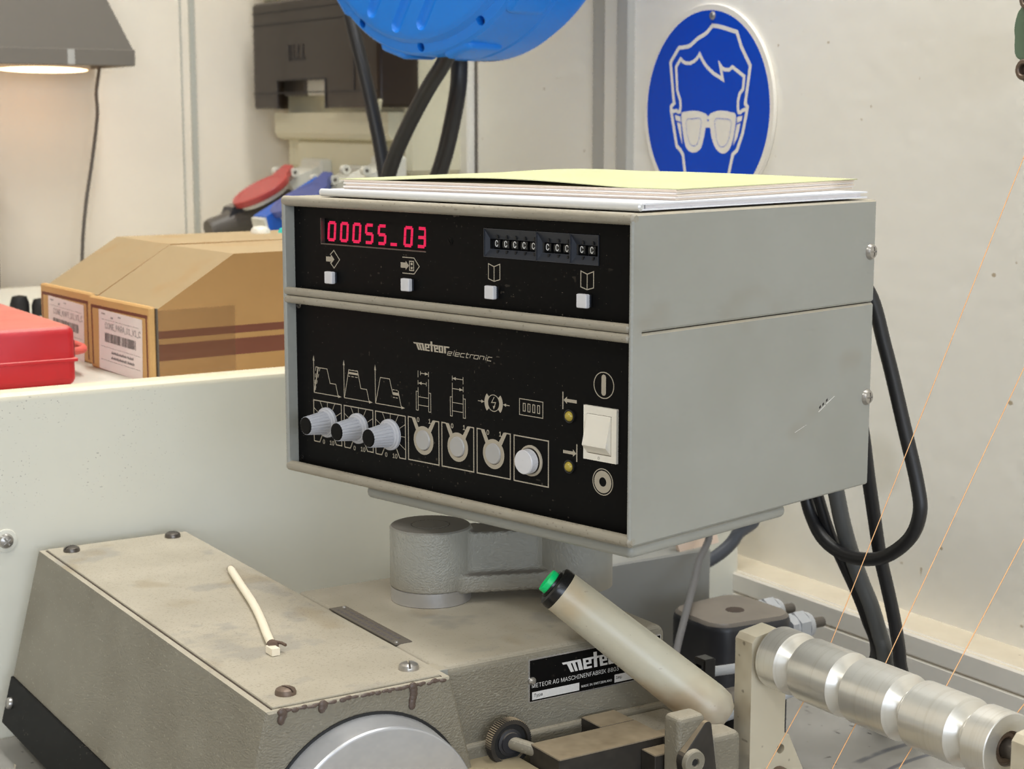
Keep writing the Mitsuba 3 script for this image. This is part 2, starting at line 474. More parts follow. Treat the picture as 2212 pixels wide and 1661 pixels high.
# joints of the wall panels
struct('trim_1', cat(bx(XW - 0.004, XW + 0.001, 1.478, 1.502, 0, CEIL_Z, 0.001)), 'joint_grey', 'grey vertical strip of the wall panel joint left of the blue sign')
struct('trim_2', cat(bx(XW - 0.006, XW + 0.001, 1.452, 1.478, 0, CEIL_Z, 0.001)), 'joint_white', 'white vertical cover strip of the wall panel joint')
struct('trim_3', cat(bx(XW - 0.009, XW + 0.001, 1.432, 1.452, 0, CEIL_Z, 0.001)), 'joint_grey', 'grey vertical edge of the wall panel joint beside the blue sign')
struct('trim_4', bx(XW - 0.0025, XW + 0.001, 1.7445, 1.7475, 0, CEIL_Z), 'dark_grey_plastic', 'thin dark seam in the wall right of the black hoses')
struct('trim_5', bx(XW - 0.012, XW + 0.001, 1.7475, 1.88, 0, CEIL_Z, 0.002), 'joint_white', 'pale flat wall strip behind the black hoses')
struct('trim_6', cat(bx(0.8325, 0.8345, YF - 0.002, YF + 0.001, 0, CEIL_Z), bx(0.845, 0.853, YF - 0.004, YF + 0.001, 0, CEIL_Z, 0.001)), 'seam_grey', 'vertical seam of the far wall panels')

# cable trunking along the right wall
tr = 'cable_trunking'
TX = 1.0005
add(tr + '__body', cat(bx(TX, XW, -1.5, 1.30, 0.80, 0.8825, 0.0022)), 'trunk_white')
add(tr + '__lid', cat(bx(TX - 0.0035, TX + 0.003, -1.5, 1.30, 0.8625, 0.8815, 0.0018)), 'trunk_white')
add(tr + '__lid', cat(bx(TX - 0.0035, TX + 0.003, -1.5, 1.30, 0.806, 0.8617, 0.0012)), 'trunk_white')
lab(tr, 'long white cable trunking with a dusty top edge along the right wall', 'cable trunking')

# ================================================================== bench, shelf cabinet
add('workbench__top', bx(0.05, 0.886, -0.2, 1.203, 0.815, 0.855, 0.002), 'bench_paint')
for x in (0.10, 0.84):
    for y in (-0.12, 1.14):
        add('workbench__leg', bx(x - 0.03, x + 0.03, y - 0.03, y + 0.03, 0, 0.815, 0.003), 'joint_grey')
lab('workbench', 'grey scratched workbench top under the winding machine', 'workbench')

sc = 'shelf_cabinet'
PY = 1.205
lip = Polygon([(0, 0), (0, 1.1015), (0.0012, 1.1048), (0.0040, 1.1072), (0.008, 1.108), (0.016, 1.108), (0.016, 1.095), (0.90, 1.095), (0.90, 0)])
m = ext(lip, 1.40)
m.apply_transform(np.array([[0, 0, 1, -0.398], [1, 0, 0, PY], [0, 1, 0, 0], [0, 0, 0, 1.0]]))
add(sc + '__body', m, 'panel_paint', 25)
sk = num(sc + '__screw')
mS = frame((0.3237, PY, 1.0009), (1, 0, 0), (0, 1, 0))
head = tomani(at(lathe([(0, 0), (0.0055, 0), (0.0055, 0.0008), (0.0045, 0.0024), (0.0025, 0.0033), (0, 0.0036)], 28), '-y')) - bx(-0.0033, 0.0033, -0.006, -0.0022, -0.0006, 0.0006, mani=True) - bx(-0.0006, 0.0006, -0.006, -0.0022, -0.0033, 0.0033, mani=True)
hm = man(head); hm.apply_transform(frame((0.3237, PY - 0.001, 1.0009), (math.cos(.6), 0, math.sin(.6)), (0, 1, 0), (-math.sin(.6), 0, math.cos(.6))))
scene[sk] = mikit.ply(hm, 'mat_steel', smooth=30)
add(sc + '__screw_washer', at(lathe([(0, 0), (0.0085, 0), (0.0082, 0.0012), (0.0062, 0.0016), (0, 0.0016)], 32), '-y', (0.3237, PY, 1.0009)), 'panel_paint', 30)
lab(sc, 'cream sheet metal shelf cabinet with rounded front lip carrying the cardboard boxes', 'cabinet')

# ================================================================== winding machine (headstock, gear housing, base in one casting)
wm = 'winding_machine'
HY0, HY1, HZ = 0.788, 1.187, 0.995
hx0, hx1, slope = 0.342, 0.4523, 0.25
prof = [(hx0, HZ), (hx1, HZ), (hx1 + slope * 0.12, HZ - 0.12), (hx0 - slope * 0.12, HZ - 0.12)]
pts = []
for y, c in ((HY0, 0.0012), (HY0 + 0.0012, 0), (HY1 - 0.0012, 0), (HY1, 0.0012)):
    for (x, z) in prof:
        cx = 0.397
        pts.append((x + (c if x < cx else -c), y, z - (c if z > 0.95 else 0)))
for y in (HY0 + 0.0012, HY1 - 0.0012):
    pts += []
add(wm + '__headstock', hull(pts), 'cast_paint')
hs = wm + '__headstock'
# top cover plate
lidz = HZ + 0.0012
add(wm + '__top_cover', bx(hx0 + 0.0045, hx1 - 0.0045, HY0 + 0.0035, HY1 - 0.004, HZ - 0.001, lidz, 0.0005), 'dusty_top')
add(wm + '__cover_gap', cat(bx(hx0 + 0.0038, hx0 + 0.0045, HY0 + 0.003, HY1 - 0.004, HZ - 0.001, HZ + 0.0002), bx(hx1 - 0.0045, hx1 - 0.0038, HY0 + 0.003, HY1 - 0.004, HZ - 0.001, HZ + 0.0002)), 'brown_stain')


def slot_screw(r, h, ang, slot=0.0011):
    d = tomani(lathe([(0, 0), (r, 0), (r, h * 0.35), (r * 0.9, h * 0.7), (r * 0.6, h * 0.93), (0, h)], 28)) - bx(-r * 1.2, r * 1.2, -slot / 2, slot / 2, h * 0.45, h * 2, mani=True)
    return man(d).apply_transform(trimesh.transformations.rotation_matrix(ang, [0, 0, 1]))


for (x, y, a, mt) in ((0.3602, 1.1683, 0.3, 'dark_steel'), (0.4365, 1.1703, 2.5, 'dark_steel'), (0.3617, 0.8076, 1.9, 'bolt_brown'), (0.4377, 0.8096, 1.2, 'steel')):
    add(wm + '__cover_screw', at(slot_screw(0.0058, 0.0042, a), 'z', (x, y, lidz - 0.0002)), mt, 30)
# gasket compound squeezed out of the front joint
gl = []
r2 = np.random.default_rng(5)
for x in np.linspace(hx0 + 0.004, hx1 - 0.003, 60):
    if r2.random() < 0.62:
        gl.append(manifold3d.Manifold.sphere(1, 10).scale((0.0014 + 0.0012 * r2.random(), 0.0009, 0.0008 + 0.0009 * r2.random() ** 2)).translate((x, HY0 - 0.0001 + 0.0008 * r2.random(), HZ - 0.0006 - 0.0008 * r2.random())))
for x, dz in ((hx0 + 0.0085, 0.0055), (hx0 + 0.032, 0.003), (hx1 - 0.024, 0.013)):
    for k in range(6):
        gl.append(manifold3d.Manifold.sphere(1, 12).scale((0.0026 - 0.0001 * k, 0.0014, 0.0024)).translate((x + 0.0006 * math.sin(k), HY0 - 0.0004, HZ - 0.001 - dz * k / 6)))
g = man(manifold3d.Manifold.batch_boolean(gl, manifold3d.OpType.Add))
add(wm + '__gasket_bead', g, 'glue_brown', True)
labels[wm + '__gasket_bead'] = {'label': 'dried brown gasket compound oozing along the cover joint'}
# black side plate on the left flank
fl_n = np.array([-1, 0, slope]); fl_n = fl_n / np.linalg.norm(fl_n)
fl_up = np.array([slope, 0, 1.0]); fl_up /= np.linalg.norm(fl_up)
FP = frame((hx0, HY1, HZ), (0, -1, 0), -fl_n, fl_up)      # h runs from the far end towards the camera, up runs up the flank
e = fl_up[2]
pz = (HZ - 0.906) / e
add(wm + '__side_plate', bx(0.001, 0.32, -0.0018, 0.001, -0.126, -pz, 0.0006), 'black_face', fr=FP)
add(wm + '__side_plate__screw', at(slot_screw(0.0042, 0.0034, 0.5), '-y', (0.012, -0.0018, -pz - 0.017)), 'steel', 30, fr=FP)


def logo():
    m_ = [Polygon([(0, 1), (1.75, 1), (1.78, .80), (.10, .80)]), Polygon([(.42, .9), (.80, .9), (1.16, 0), (.84, 0)]), Polygon([(.93, .9), (1.22, .9), (1.53, 0), (1.26, 0)]), Polygon([(1.40, 1), (1.76, 1), (2.02, 0), (1.64, 0)])]

    def E_(x, w=.82):
        o_ = Polygon([(x, 1), (x + w, 1), (x + w + .04, .40), (x + .38, .40), (x + .40, .20), (x + w + .06, .20), (x + w + .08, 0), (x + .12, 0)])
        return o_.difference(Polygon([(x + .30, .80), (x + w - .26, .80), (x + w - .24, .58), (x + .33, .58)]))
    t_ = unary_union([Polygon([(2.98, 1.40), (3.30, 1.40), (3.38, 0), (3.06, 0)]), Polygon([(2.70, 1), (3.5, 1), (3.5, .80), (2.70, .80)])])
    o_ = Polygon([(4.36, 1), (5.16, 1), (5.20, 0), (4.44, 0)]).difference(Polygon([(4.66, .80), (4.88, .80), (4.90, .20), (4.72, .20)]))
    r_ = unary_union([Polygon([(5.28, 1), (5.58, 1), (5.66, 0), (5.34, 0)]), Polygon([(5.28, 1), (6.25, 1), (6.15, .78), (5.28, .78)])])
    return unary_union(m_ + [E_(1.96), t_, E_(3.52, .76), o_, r_])


LOGO = logo()
lg = affinity.scale(LOGO, 0.0112, 0.0155, origin=(0, 0))
m = art(affinity.translate(lg, 0.012, -pz - 0.072), -0.0018, 0.0003)
add(wm + '__side_plate__lettering', m, 'print_silver', fr=FP)

# gear housing
GX0, GX1, GY0, GY1 = 0.452, 0.6135, 0.803, 0.994
gm = rbx(GX0, GX1, GY0, GY1, 0.90, HZ, 0.006, 24)
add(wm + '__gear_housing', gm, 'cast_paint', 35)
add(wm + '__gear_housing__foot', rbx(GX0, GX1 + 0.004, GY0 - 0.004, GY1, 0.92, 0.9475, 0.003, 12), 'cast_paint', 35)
add(wm + '__gear_housing__notch', bx(0.4505, 0.4588, GY0 - 0.001, GY0 + 0.012, HZ - 0.006, HZ - 0.0002, 0.0004), 'box_grey')
add(wm + '__base', cat(bx(0.33, 0.4978, 0.7150, 0.990, 0.8555, 0.9395, 0.001), bx(0.33, 0.4540, 0.990, 1.187, 0.8555, 0.9395, 0.001), bx(0.4978, 0.6195, 0.8000, 0.990, 0.8555, 0.9395, 0.001), bx(0.4978, 0.6260, 0.6900, 0.8000, 0.8555, 0.9000, 0.001)), 'beige_base')
# name plate
NPF = frame((0.5099, GY0, 0.9485), (1, 0, 0), (0, 1, 0))
npk = wm + '__name_plate'
outer = mm(sbox(3.0, 15.6, 98.6, 41.8).buffer(-1).buffer(1))
inner = mm(sbox(3.7, 16.3, 97.9, 41.1))
add(npk, art(outer, 0.0006, 0.0012), 'alu_bright', fr=NPF)
add(npk + '__field', art(inner, -0.0006, 0.0001), 'black_face', fr=NPF)
lgp = affinity.translate(affinity.scale(LOGO, 0.00755, 0.0068, origin=(0, 0)), 0.0259, 0.0294)
add(npk + '__lettering', art(lgp, -0.0007, 0.00012), 'print_white', fr=NPF)
add(npk + '__lettering', textart('METEOR AG MASCHINENFABRIK 8803', 0.0026, -0.0007, 0.00012, (0.0048, 0.0244), False, 0, 0.93), 'print_white', fr=NPF)
add(npk + '__lettering', textart('MADE IN SWITZERLAND', 0.0014, -0.0007, 0.00012, (0.0398, 0.0185), False, 0, 0.98), 'print_white', fr=NPF)
add(npk + '__field_box', art(mm(sbox(5.2, 17.1, 38.4, 21.9)), -0.0007, 0.0001), 'print_white', fr=NPF)
add(npk + '__field_box', art(mm(sbox(63.9, 17.2, 96.8, 22.2)), -0.0007, 0.0001), 'print_white', fr=NPF)
add(npk + '__lettering', textart('Type', 0.0019, -0.0008, 0.00012, (0.0063, 0.0188)), 'ink_black', fr=NPF)
add(npk + '__lettering', textart('Imp', 0.0017, -0.0008, 0.00012, (0.0650, 0.0193)), 'ink_black', fr=NPF)
add(npk + '__rivet', at(lathe([(0, 0), (0.0026, 0), (0.0024, 0.0009), (0.0014, 0.0018), (0, 0.002)], 24), '-y', (0.0052, -0.0006, 0.0287)), 'steel', 30, fr=NPF)
# small worn label plate on the housing's top
LPF = frame((0.4535, 0.9433, HZ), (0, -1, 0), (0, 0, -1), (1, 0, 0))
lk = wm + '__label_plate'
add(lk, art(mm(sbox(0, 0, 88, 11.5)), 0.0002, 0.0007), 'label_grey', fr=LPF)
for i, v in enumerate((6.6, 2.2)):      # two worn lines, too rubbed off to read
    add(lk + '__lettering', art(mm(unary_union([sbox(6 + 4.1 * k, v, 6 + 4.1 * k + 2.2 + 1.2 * ((k * 7 + i * 3) % 3) / 2, v + 2.0) for k in range(18)])), -0.0005, 0.00008), 'ink_grey', fr=LPF)
for u in (3, 85):
    add(lk + '__rivet', at(lathe([(0, 0), (0.0013, 0), (0.001, 0.0008), (0, 0.001)], 14), '-y', (u / 1000, -0.0005, 0.009 if u < 50 else 0.0025)), 'steel', 30, fr=LPF)
# chuck disc on the spindle nose
CX_, CZ_ = 0.3992, 0.9216
ck = wm + '__chuck_disc'
add(ck, at(lathe([(0, 0), (0.0618, 0), (0.0618, 0.0006), (0.0612, 0.0012), (0.0596, 0.0178), (0.0590, 0.0188), (0.0578, 0.0192), (0, 0.0192)], 160), '-y', (CX_, HY0 + 0.0004, CZ_)), 'chuck_alu', 20)
add(wm + '__chuck_gap', at(lathe([(0.0600, 0), (0.0628, 0), (0.0628, 0.0008), (0.0600, 0.0008), (0.0600, 0)], 120), '-y', (CX_, HY0, CZ_)), 'matt_black')
lab(wm, 'dusty grey-beige coil winding machine with name plate and aluminium chuck disc', 'winding machine')

# ================================================================== control box
A_ = math.radians(-76.63)
EX, EY = np.array([math.cos(A_), math.sin(A_), 0]), np.array([-math.sin(A_), math.cos(A_), 0])
BW, BD, BH = 0.2995, 0.2314, 0.18
BO = np.array([0.5294, 0.7268, 1.071]) - EX * BW          # front, left, bottom corner
BF = frame(BO, EX, EY)                                    # u to the right, d into the box, v up
cb = 'control_box'
PD = 0.008                                                # the panels lie this deep
SEAM = 0.1163


def shell(v0, v1):
    o_ = bx(0, BW, 0.0005, BD, v0, v1, 0.0012, mani=True)
    return man(o_ - bx(0.0032, BW - 0.0028, -0.01, 0.0320, v0 + (0.0035 if v0 < 0.01 else 0.0005), v1 - (0.0035 if v1 > 0.17 else 0.0005), mani=True))


add(cb + '__lower_shell', shell(0, SEAM - 0.0003), 'box_grey', 25, BF)
add(cb + '__upper_shell', shell(SEAM + 0.0003, BH), 'box_grey', 25, BF)


def bead(u0, u1, v, r, d):
    pr_ = [(0, 0), (r * 0.6, 0), (r, r * 0.4)] + [(r, u1 - u0 - r * 0.4), (r * 0.6, u1 - u0), (0, u1 - u0)]
    return at(lathe(pr_, 24), 'x', (u0, d, v))


add(cb + '__trim_bar', bead(0.0, BW, BH - 0.0028, 0.0033, 0.0022), 'bead_paint', 35, BF)
add(cb + '__trim_bar', bead(0.0015, BW - 0.0025, 0.1190, 0.0026, 0.0015), 'bead_paint', 35, BF)
add(cb + '__trim_bar', bead(0.0015, BW - 0.0025, 0.1137, 0.0026, 0.0015), 'bead_paint', 35, BF)
add(cb + '__trim_bar', bead(0.0, BW, 0.0030, 0.0033, 0.0022), 'bead_paint', 35, BF)
for u0, u1 in ((0, 0.0034), (BW - 0.0028, BW)):
    add(cb + '__edge_strip', bx(u0, u1, -0.0004, 0.0085, 0.003, BH - 0.003, 0.0009), 'box_grey', 35, BF)

up_poly = mm(sbox(3.0, 119.5, 296.9, 177.0).difference(sbox(30.2, 150.2, 129.6, 167.0)).difference(sbox(179.4, 150.3, 268.6, 167.3)))
lo_poly = mm(sbox(3.0, 3.2, 296.9, 113.5))
add(cb + '__upper_panel', art(up_poly, PD + 0.0015, 0.0015), 'black_face', fr=BF)
add(cb + '__lower_panel', art(lo_poly, PD + 0.0015, 0.0015), 'black_face', fr=BF)
upk, lok = cb + '__upper_panel', cb + '__lower_panel'
# display
dk = cb + '__display'
add(dk, art(mm(sbox(29.8, 149.9, 130.0, 167.3)), 0.0125, 0.0012), 'deep_black', fr=BF)
add(dk + '__bezel', cat(art(mm(sbox(30.2, 150.2, 129.6, 150.9)), PD + 0.003, 0.0032), art(mm(sbox(30.2, 150.2, 30.7, 167.0)), PD + 0.003, 0.0032)), 'dark_steel', fr=BF)
SEG = {'0': 'abcdef', '5': 'acdfg', '3': 'abcdg', '_': 'd'}


def digit(ch, u, v, w, h, t=2.0, sl=0.09):
    g_ = 0.28
    k = {'a': ((0, h), (w, h)), 'd': ((0, 0), (w, 0)), 'g': ((0, h / 2), (w, h / 2)), 'f': ((0, h / 2), (0, h)), 'b': ((w, h / 2), (w, h)), 'e': ((0, 0), (0, h / 2)), 'c': ((w, 0), (w, h / 2))}
    ps = []
    for c in SEG[ch]:
        (xa, ya), (xb, yb) = k[c]
        L = math.hypot(xb - xa, yb - ya)
        dx, dy = (xb - xa) / L, (yb - ya) / L
        xa, ya, xb, yb = xa + dx * g_, ya + dy * g_, xb - dx * g_, yb - dy * g_
        ps.append(LineString([(xa, ya), (xb, yb)]).buffer(t / 2, 4, cap_style='round' if c in 'adg' else 'square').intersection(sbox(min(xa, xb) - (t / 2 if dx == 0 else 0.1), min(ya, yb) - (t / 2 if dy == 0 else 0.2), max(xa, xb) + (t / 2 if dx == 0 else 0.1), max(ya, yb) + (t / 2 if dy == 0 else 0.2))))
    return [affinity.affine_transform(p_, [1, sl, 0, 1, u, v]) for p_ in ps]


DM = frame((0, 0, 0), (1, 0, 0), (0, 1, 0))
for ch, u in zip('00055_03', (38.4, 50.7, 62.8, 74.7, 86.7, 97.9, 110.9, 122.8)):
    hh = 10.9
    m = cat([art(mm(p_), 0.0114, 0.0003) for p_ in digit(ch, u - 0.4 - 3.4 * (0.884 - u / 1e3) / 0.683, 153.2, 6.2, hh)])
    k = num(dk + '__digit')
    m.apply_transform(BF)
    scene[k] = mikit.ply(m, 'mat_matt_black')
    scene[k]['emitter'] = {'type': 'area', 'radiance': rgb((0.80, 0.002, 0.075)), 'sampling_weight': 0.02}
    labels[k] = {'label': 'glowing red seven-segment digit'}

# printed symbols
PT = 0.00012


def sym(panel, polys, mat='print_silver', label=None):
    k = add(panel + '__symbol', art(mm(unary_union(polys)), PD, PT), mat, fr=BF)
    if label:
        labels[k] = {'label': label}
    return k


sym(upk, [ln([(39.3, 144.0), (43.0, 146.9), (48.6, 141.2), (43.0, 135.6), (39.3, 139.0)], 0.6), Polygon([(35.1, 142.7), (40.0, 142.7), (40.0, 144.2), (43.4, 141.1), (40.0, 138.1), (40.0, 139.5), (35.1, 139.5)])], label='arrow into a diamond symbol')
sym(upk, [ln([(108.2, 146.3), (118.8, 146.3), (123.5, 141.4), (118.8, 136.6), (108.2, 136.6)], 0.6), Polygon([(106.7, 143.1), (111.2, 143.1), (111.2, 144.2), (114.2, 141.4), (111.2, 138.7), (111.2, 139.8), (106.7, 139.8)]),
          ln([(114.7, 144.2), (118.4, 144.2), (118.4, 138.6), (114.7, 138.6)], 0.6, True), Point(116.6, 142.6).buffer(0.9), Point(116.6, 140.1).buffer(0.9)], label='arrow into a pointed frame symbol')
for u in (187.5, 259.8):
    o_ = 0.2 if u > 200 else 0
    sym(upk, [ln([(u - 4.7, 146.7 + o_), (u, 145.2 + o_), (u + 4.7, 146.9 + o_), (u + 4.7, 138.0 + o_), (u, 136.7 + o_), (u - 4.7, 138.0 + o_)], 0.55, True), ln([(u, 145.2 + o_), (u, 136.7 + o_)], 0.55)], label='open book symbol')
add(upk + '__screw', at(slot_screw(0.0026, 0.0006, 0.7, 0.0007), '-y', (0.1508, PD, 0.1581)), 'black_face', 30, BF)
# logo
add(lok + '__lettering', art(affinity.translate(affinity.scale(LOGO, 0.00515, 0.0044, origin=(0, 0)), 0.1175, 0.0907), PD, PT), 'print_silver', fr=BF)
STROKES = {'e': (1.25, [[(0, .5), (.9, .5), (.9, 1), (0, 1), (0, 0), (.9, 0)]]), 'l': (.5, [[(0.1, 1.5), (0.1, 0)]]), 'c': (1.2, [[(.9, 1), (0, 1), (0, 0), (.9, 0)]]),
           't': (.95, [[(.12, 1.4), (.12, 0), (.65, 0)], [(-.1, 1), (.65, 1)]]), 'r': (.9, [[(0, 0), (0, 1), (.7, 1)]]), 'o': (1.25, [[(0, 0), (0, 1), (.9, 1), (.9, 0), (0, 0), (0, .5)]]),
           'n': (1.25, [[(0, 0), (0, 1), (.9, 1), (.9, 0)]]), 'i': (.5, [[(0.1, 0), (0.1, 1)], [(0.1, 1.25), (0.1, 1.45)]])}
xx, ps = 0.0, []
for ch in 'electronic':
    w_, st = STROKES[ch]
    ps += [LineString([((xx + a) * 3.75 + b * 2.15 * 0.42, b * 2.15) for a, b in q_]).buffer(0.24, cap_style='flat', join_style='round') for q_ in st]
    xx += w_
add(lok + '__lettering', art(affinity.translate(mm(unary_union(ps)), 0.1476, 0.0900), PD, PT), 'print_silver', fr=BF)


def graph(u, kind):
    v = 53.1
    c_ = [(u + .2, v), (u + 4.9, 69.9 + (1.6 if kind == 2 else 0)), (u + 13.6, 69.9 + (1.6 if kind == 2 else 0)), (u + 16.5, 60.8), (u + 22.2, 60.8), (u + 24.4, v)]
    ps = [arrow((u, v), (u, 77.4), 0.55, 3.4, 1.8), arrow((u, v), (u + 27.8, v), 0.55, 3.4, 1.9), ln(c_, 0.5)]
    if kind == 1:
        ps += [ln([(u + .1, v), (u + 4.4, 69.9)], 0.8)] + [ln([(u + 1.9 + 3.1 * 0, 70.1), (u + 4.6, 70.1)], 0.5)]
        for a in (0.1, 0.35, 0.6, 0.85):
            ps += [ln([(u + .2 + 2.0 * a, v + 17 * a), (u + .2 + 2.0 * (a + .14), v + 17 * (a + .14))], 0.45), ln([(u + .6 + 6.0 * a, v + 17 * a), (u + .6 + 6.0 * (a + .14), v + 17 * (a + .14))], 0.45)]
    if kind == 2:
        ps += [Polygon([(u + 4.4, 70.3), (u + 13.9, 70.3), (u + 14.3, 68.9), (u + 4.0, 68.9)])]
        for a in (0, 3.6, 7.2):
            ps += [ln([(u + 4.5 + a, 71.6), (u + 6.6 + a, 71.6)], 0.5), ln([(u + 3.8 + a, 67.5), (u + 6.2 + a, 67.5)], 0.5)]
    if kind == 3:
        ps += [Polygon([(u + 16.6, 62.0), (u + 21.8, 62.0), (u + 22.2, 60.2), (u + 16.9, 60.2)])]
        for a in (0, 2.6):
            ps += [ln([(u + 16.4 + a, 63.5), (u + 18.3 + a, 63.5)], 0.5), ln([(u + 16.6 + a, 58.7), (u + 18.5 + a, 58.7)], 0.5)]
        ps += [ln([(u + 21.6, 63.4), (u + 22.4, 59.4)], 0.5)]
    return ps


for i, u in enumerate((20.6, 51.1, 81.6)):
    sym(lok, graph(u, i + 1), label='speed ramp diagram')
for i, u in enumerate((34.0, 64.9, 95.5)):
    v = 34.9
    fr_ = ln([(u - 14.1, 20.9), (u - 14.1, 48.1), (u + 14.0, 48.1), (u + 14.0, 21.2), (u + 8.4, 21.2), (u + 5.6, 26.4)], 0.7)
    fr2 = ln([(u - 14.1, 20.9), (u - 8.4, 20.9), (u - 5.6, 26.0)], 0.7)
    rays = []
    for a in np.radians([-30, 0, 30, 60, 90, 120, 150, 180, 210]):
        L = min(14.0 / max(abs(math.cos(a)), 1e-6), 13.2 / max(abs(math.sin(a)), 1e-6))
        rays.append(ln([(u + 9.5 * math.cos(a), v + 9.5 * math.sin(a)), (u + L * math.cos(a), v + L * math.sin(a))], 0.4))
    sym(lok, [fr_, fr2] + rays, label='scale frame around a knob')
    add(lok + '__lettering', cat(textart('0', 0.0028, PD, PT, ((u - 5.6) / 1e3, 0.0202), True), textart('10', 0.0028, PD, PT, ((u + 1.4) / 1e3, 0.0204), True)), 'print_silver', fr=BF)


def coil(u, rev):
    w, H_ = 9.4, 53.4
    ps = [ln([(u - 1.8, 65.0), (u, 65.0), (u, H_), (u - 1.8, H_)], 0.45, True), ln([(u + w, 65.0), (u + w + 1.9, 65.0), (u + w + 1.9, H_), (u + w, H_)], 0.45, True), ln([(u, 61.8), (u + w, 61.8)], 0.45), ln([(u, 56.7), (u + w, 56.7)], 0.45)]
    if not rev:
        ps += [ln([(u, 77.9), (u, 73.7)], 0.45), ln([(u + w, 78.0), (u + w, 74.9)], 0.45), ln([(u + 2.2, 77.7), (u + 2.2, 75.2)], 0.45), arrow((u + 2.2, 76.5), (u + w, 76.5), 0.5, 3.2, 2.0),
               ln([(u, 72.0), (u, 69.2)], 0.45), ln([(u, 67.6), (u, 65)], 0.45), ln([(u + w, 73.5), (u + w, 65)], 0.45), ln([(u + 7.4, 71.6), (u + 7.4, 69.0)], 0.45), arrow((u + 7.4, 70.3), (u, 70.3), 0.5, 3.2, 2.0)]
    else:
        ps += [ln([(u, 77.9), (u, 75.0)], 0.45), ln([(u + w, 78.0), (u + w, 73.7)], 0.45), arrow((u + w, 76.4), (u, 76.4), 0.5, 3.2, 2.0), ln([(u, 73.7), (u, 65)], 0.45), ln([(u + w, 72.2), (u + w, 69.0)], 0.45),
               ln([(u + w, 67.6), (u + w, 65)], 0.45), arrow((u, 70.2), (u + w, 70.2), 0.5, 3.2, 2.0)]
    return ps


sym(lok, coil(121.5, False), label='bobbin with inward arrows symbol')
sym(lok, coil(151.8, True), label='bobbin with wide arrows symbol')
c_ = (186.9, 65.4)
seg_ = ring(c_, 7.6, 5.1)
seg_ = unary_union([seg_.intersection(Polygon([c_, (c_[0] + s_ * 12, c_[1] + 11), (c_[0] + s_ * 12, c_[1] - 11)])) for s_ in (1, -1)])
sym(lok, [ring(c_, 5.1, 4.6), seg_, arrow((173.9, 65.4), (179.3, 65.4), 0.5, 2.6, 2.0), arrow((200.0, 65.4), (194.5, 65.4), 0.5, 2.6, 2.0),
          ln([(187.4, 69.0), (185.2, 65.6), (188.6, 65.9), (187.2, 62.8)], 0.5), Polygon([(186.2, 63.6), (188.3, 63.9), (187.0, 61.6)])], label='brake symbol with lightning bolt')
sym(lok, [ln([(208.1, 70.6), (226.6, 70.6), (226.6, 61.3), (208.1, 61.3)], 0.5, True)] + [ln([(x, 68.2), (x + 1.7, 68.2), (x + 1.7, 63.7), (x, 63.7)], 0.5, True) for x in (211.0, 214.8, 218.6, 222.4)], label='counter symbol')
for i, u in enumerate((126.0, 156.3, 186.8)):
    v, o_ = 35.1, 0.2 * i
    sq = [ln([(u - 10.2, 48.3 + o_), (u - 13.8, 48.3 + o_), (u - 13.8, 21.5 + o_), (u + 13.8, 21.7 + o_), (u + 13.8, 48.4 + o_), (u + 9.0, 48.4 + o_)], 0.75)]
    arms = [Polygon([(u - 10.8, 48.5 + o_), (u - 7.6, 48.5 + o_), (u - 4.2, 42.6), (u - 6.8, 41.0)]), Polygon([(u + 11.2, 48.6 + o_), (u + 8.2, 48.6 + o_), (u + 4.2, 42.6), (u + 6.8, 41.0)])]
    sym(lok, sq + arms + [ring((u, v), 8.9, 6.2)], label='frame with ring around a push switch')
    add(lok + '__lettering', cat(textart('0', 0.0028, PD, PT, ((u - 6.1) / 1e3, 0.0461), True), textart('1', 0.0028, PD, PT, ((u + 4.2) / 1e3, 0.0463), True)), 'print_silver', fr=BF)
sym(lok, [ln([(203.7, 48.7), (231.1, 48.7), (231.1, 22.0), (203.7, 22.0)], 0.75, True)], label='square frame around a push button')
sym(lok, [ring((272.6, 85.3), 7.5, 6.95), LineString([(272.5, 81.2), (272.5, 89.6)]).buffer(1.65)], label='power on symbol')
sym(lok, [ring((272.4, 31.3), 7.6, 7.05), ring((272.4, 31.3), 6.3, 2.6)], label='power off symbol')
sym(lok, [ln([(242.1, 78.4), (242.1, 68.5)], 0.75), Polygon([(252.6, 74.7), (252.6, 72.8), (245.2, 72.9), (245.2, 71.8), (242.6, 73.8), (245.2, 75.9), (245.2, 74.7)])], label='arrow to the left stop symbol')
sym(lok, [ln([(252.9, 49.9), (252.9, 39.8)], 0.75), Polygon([(242.4, 45.3), (242.4, 43.5), (250.0, 43.5), (250.0, 42.4), (252.5, 44.4), (250.0, 46.5), (250.0, 45.3)])], label='arrow to the right stop symbol')
for u, v in ((0.0062, 0.1095), (0.0066, 0.0075), (0.2925, 0.1105)):
    add(lok + '__screw', at(slot_screw(0.0024, 0.0008, 0.9, 0.0006), '-y', (u, PD, v)), 'dark_steel' if v > 0.1 and u < 0.1 else 'black_face', 30, BF)

# push keys
for u, v in ((42.2, 129.7), (115.0, 130.0), (187.5, 130.5), (259.5, 130.9)):
    k = num(cb + '__push_key')
    u, v = u / 1e3, v / 1e3
    add(k + '__cap', rbx(u - 0.0038, u + 0.0038, 0.0033, 0.0066, v - 0.0039, v + 0.0039, 0.0007, 12), 'white_plastic', 35, BF)
    add(k + '__stem', bx(u - 0.0033, u + 0.0033, 0.0062, PD + 0.0005, v - 0.0034, v + 0.0034), 'switch_blue_grey', False, BF)
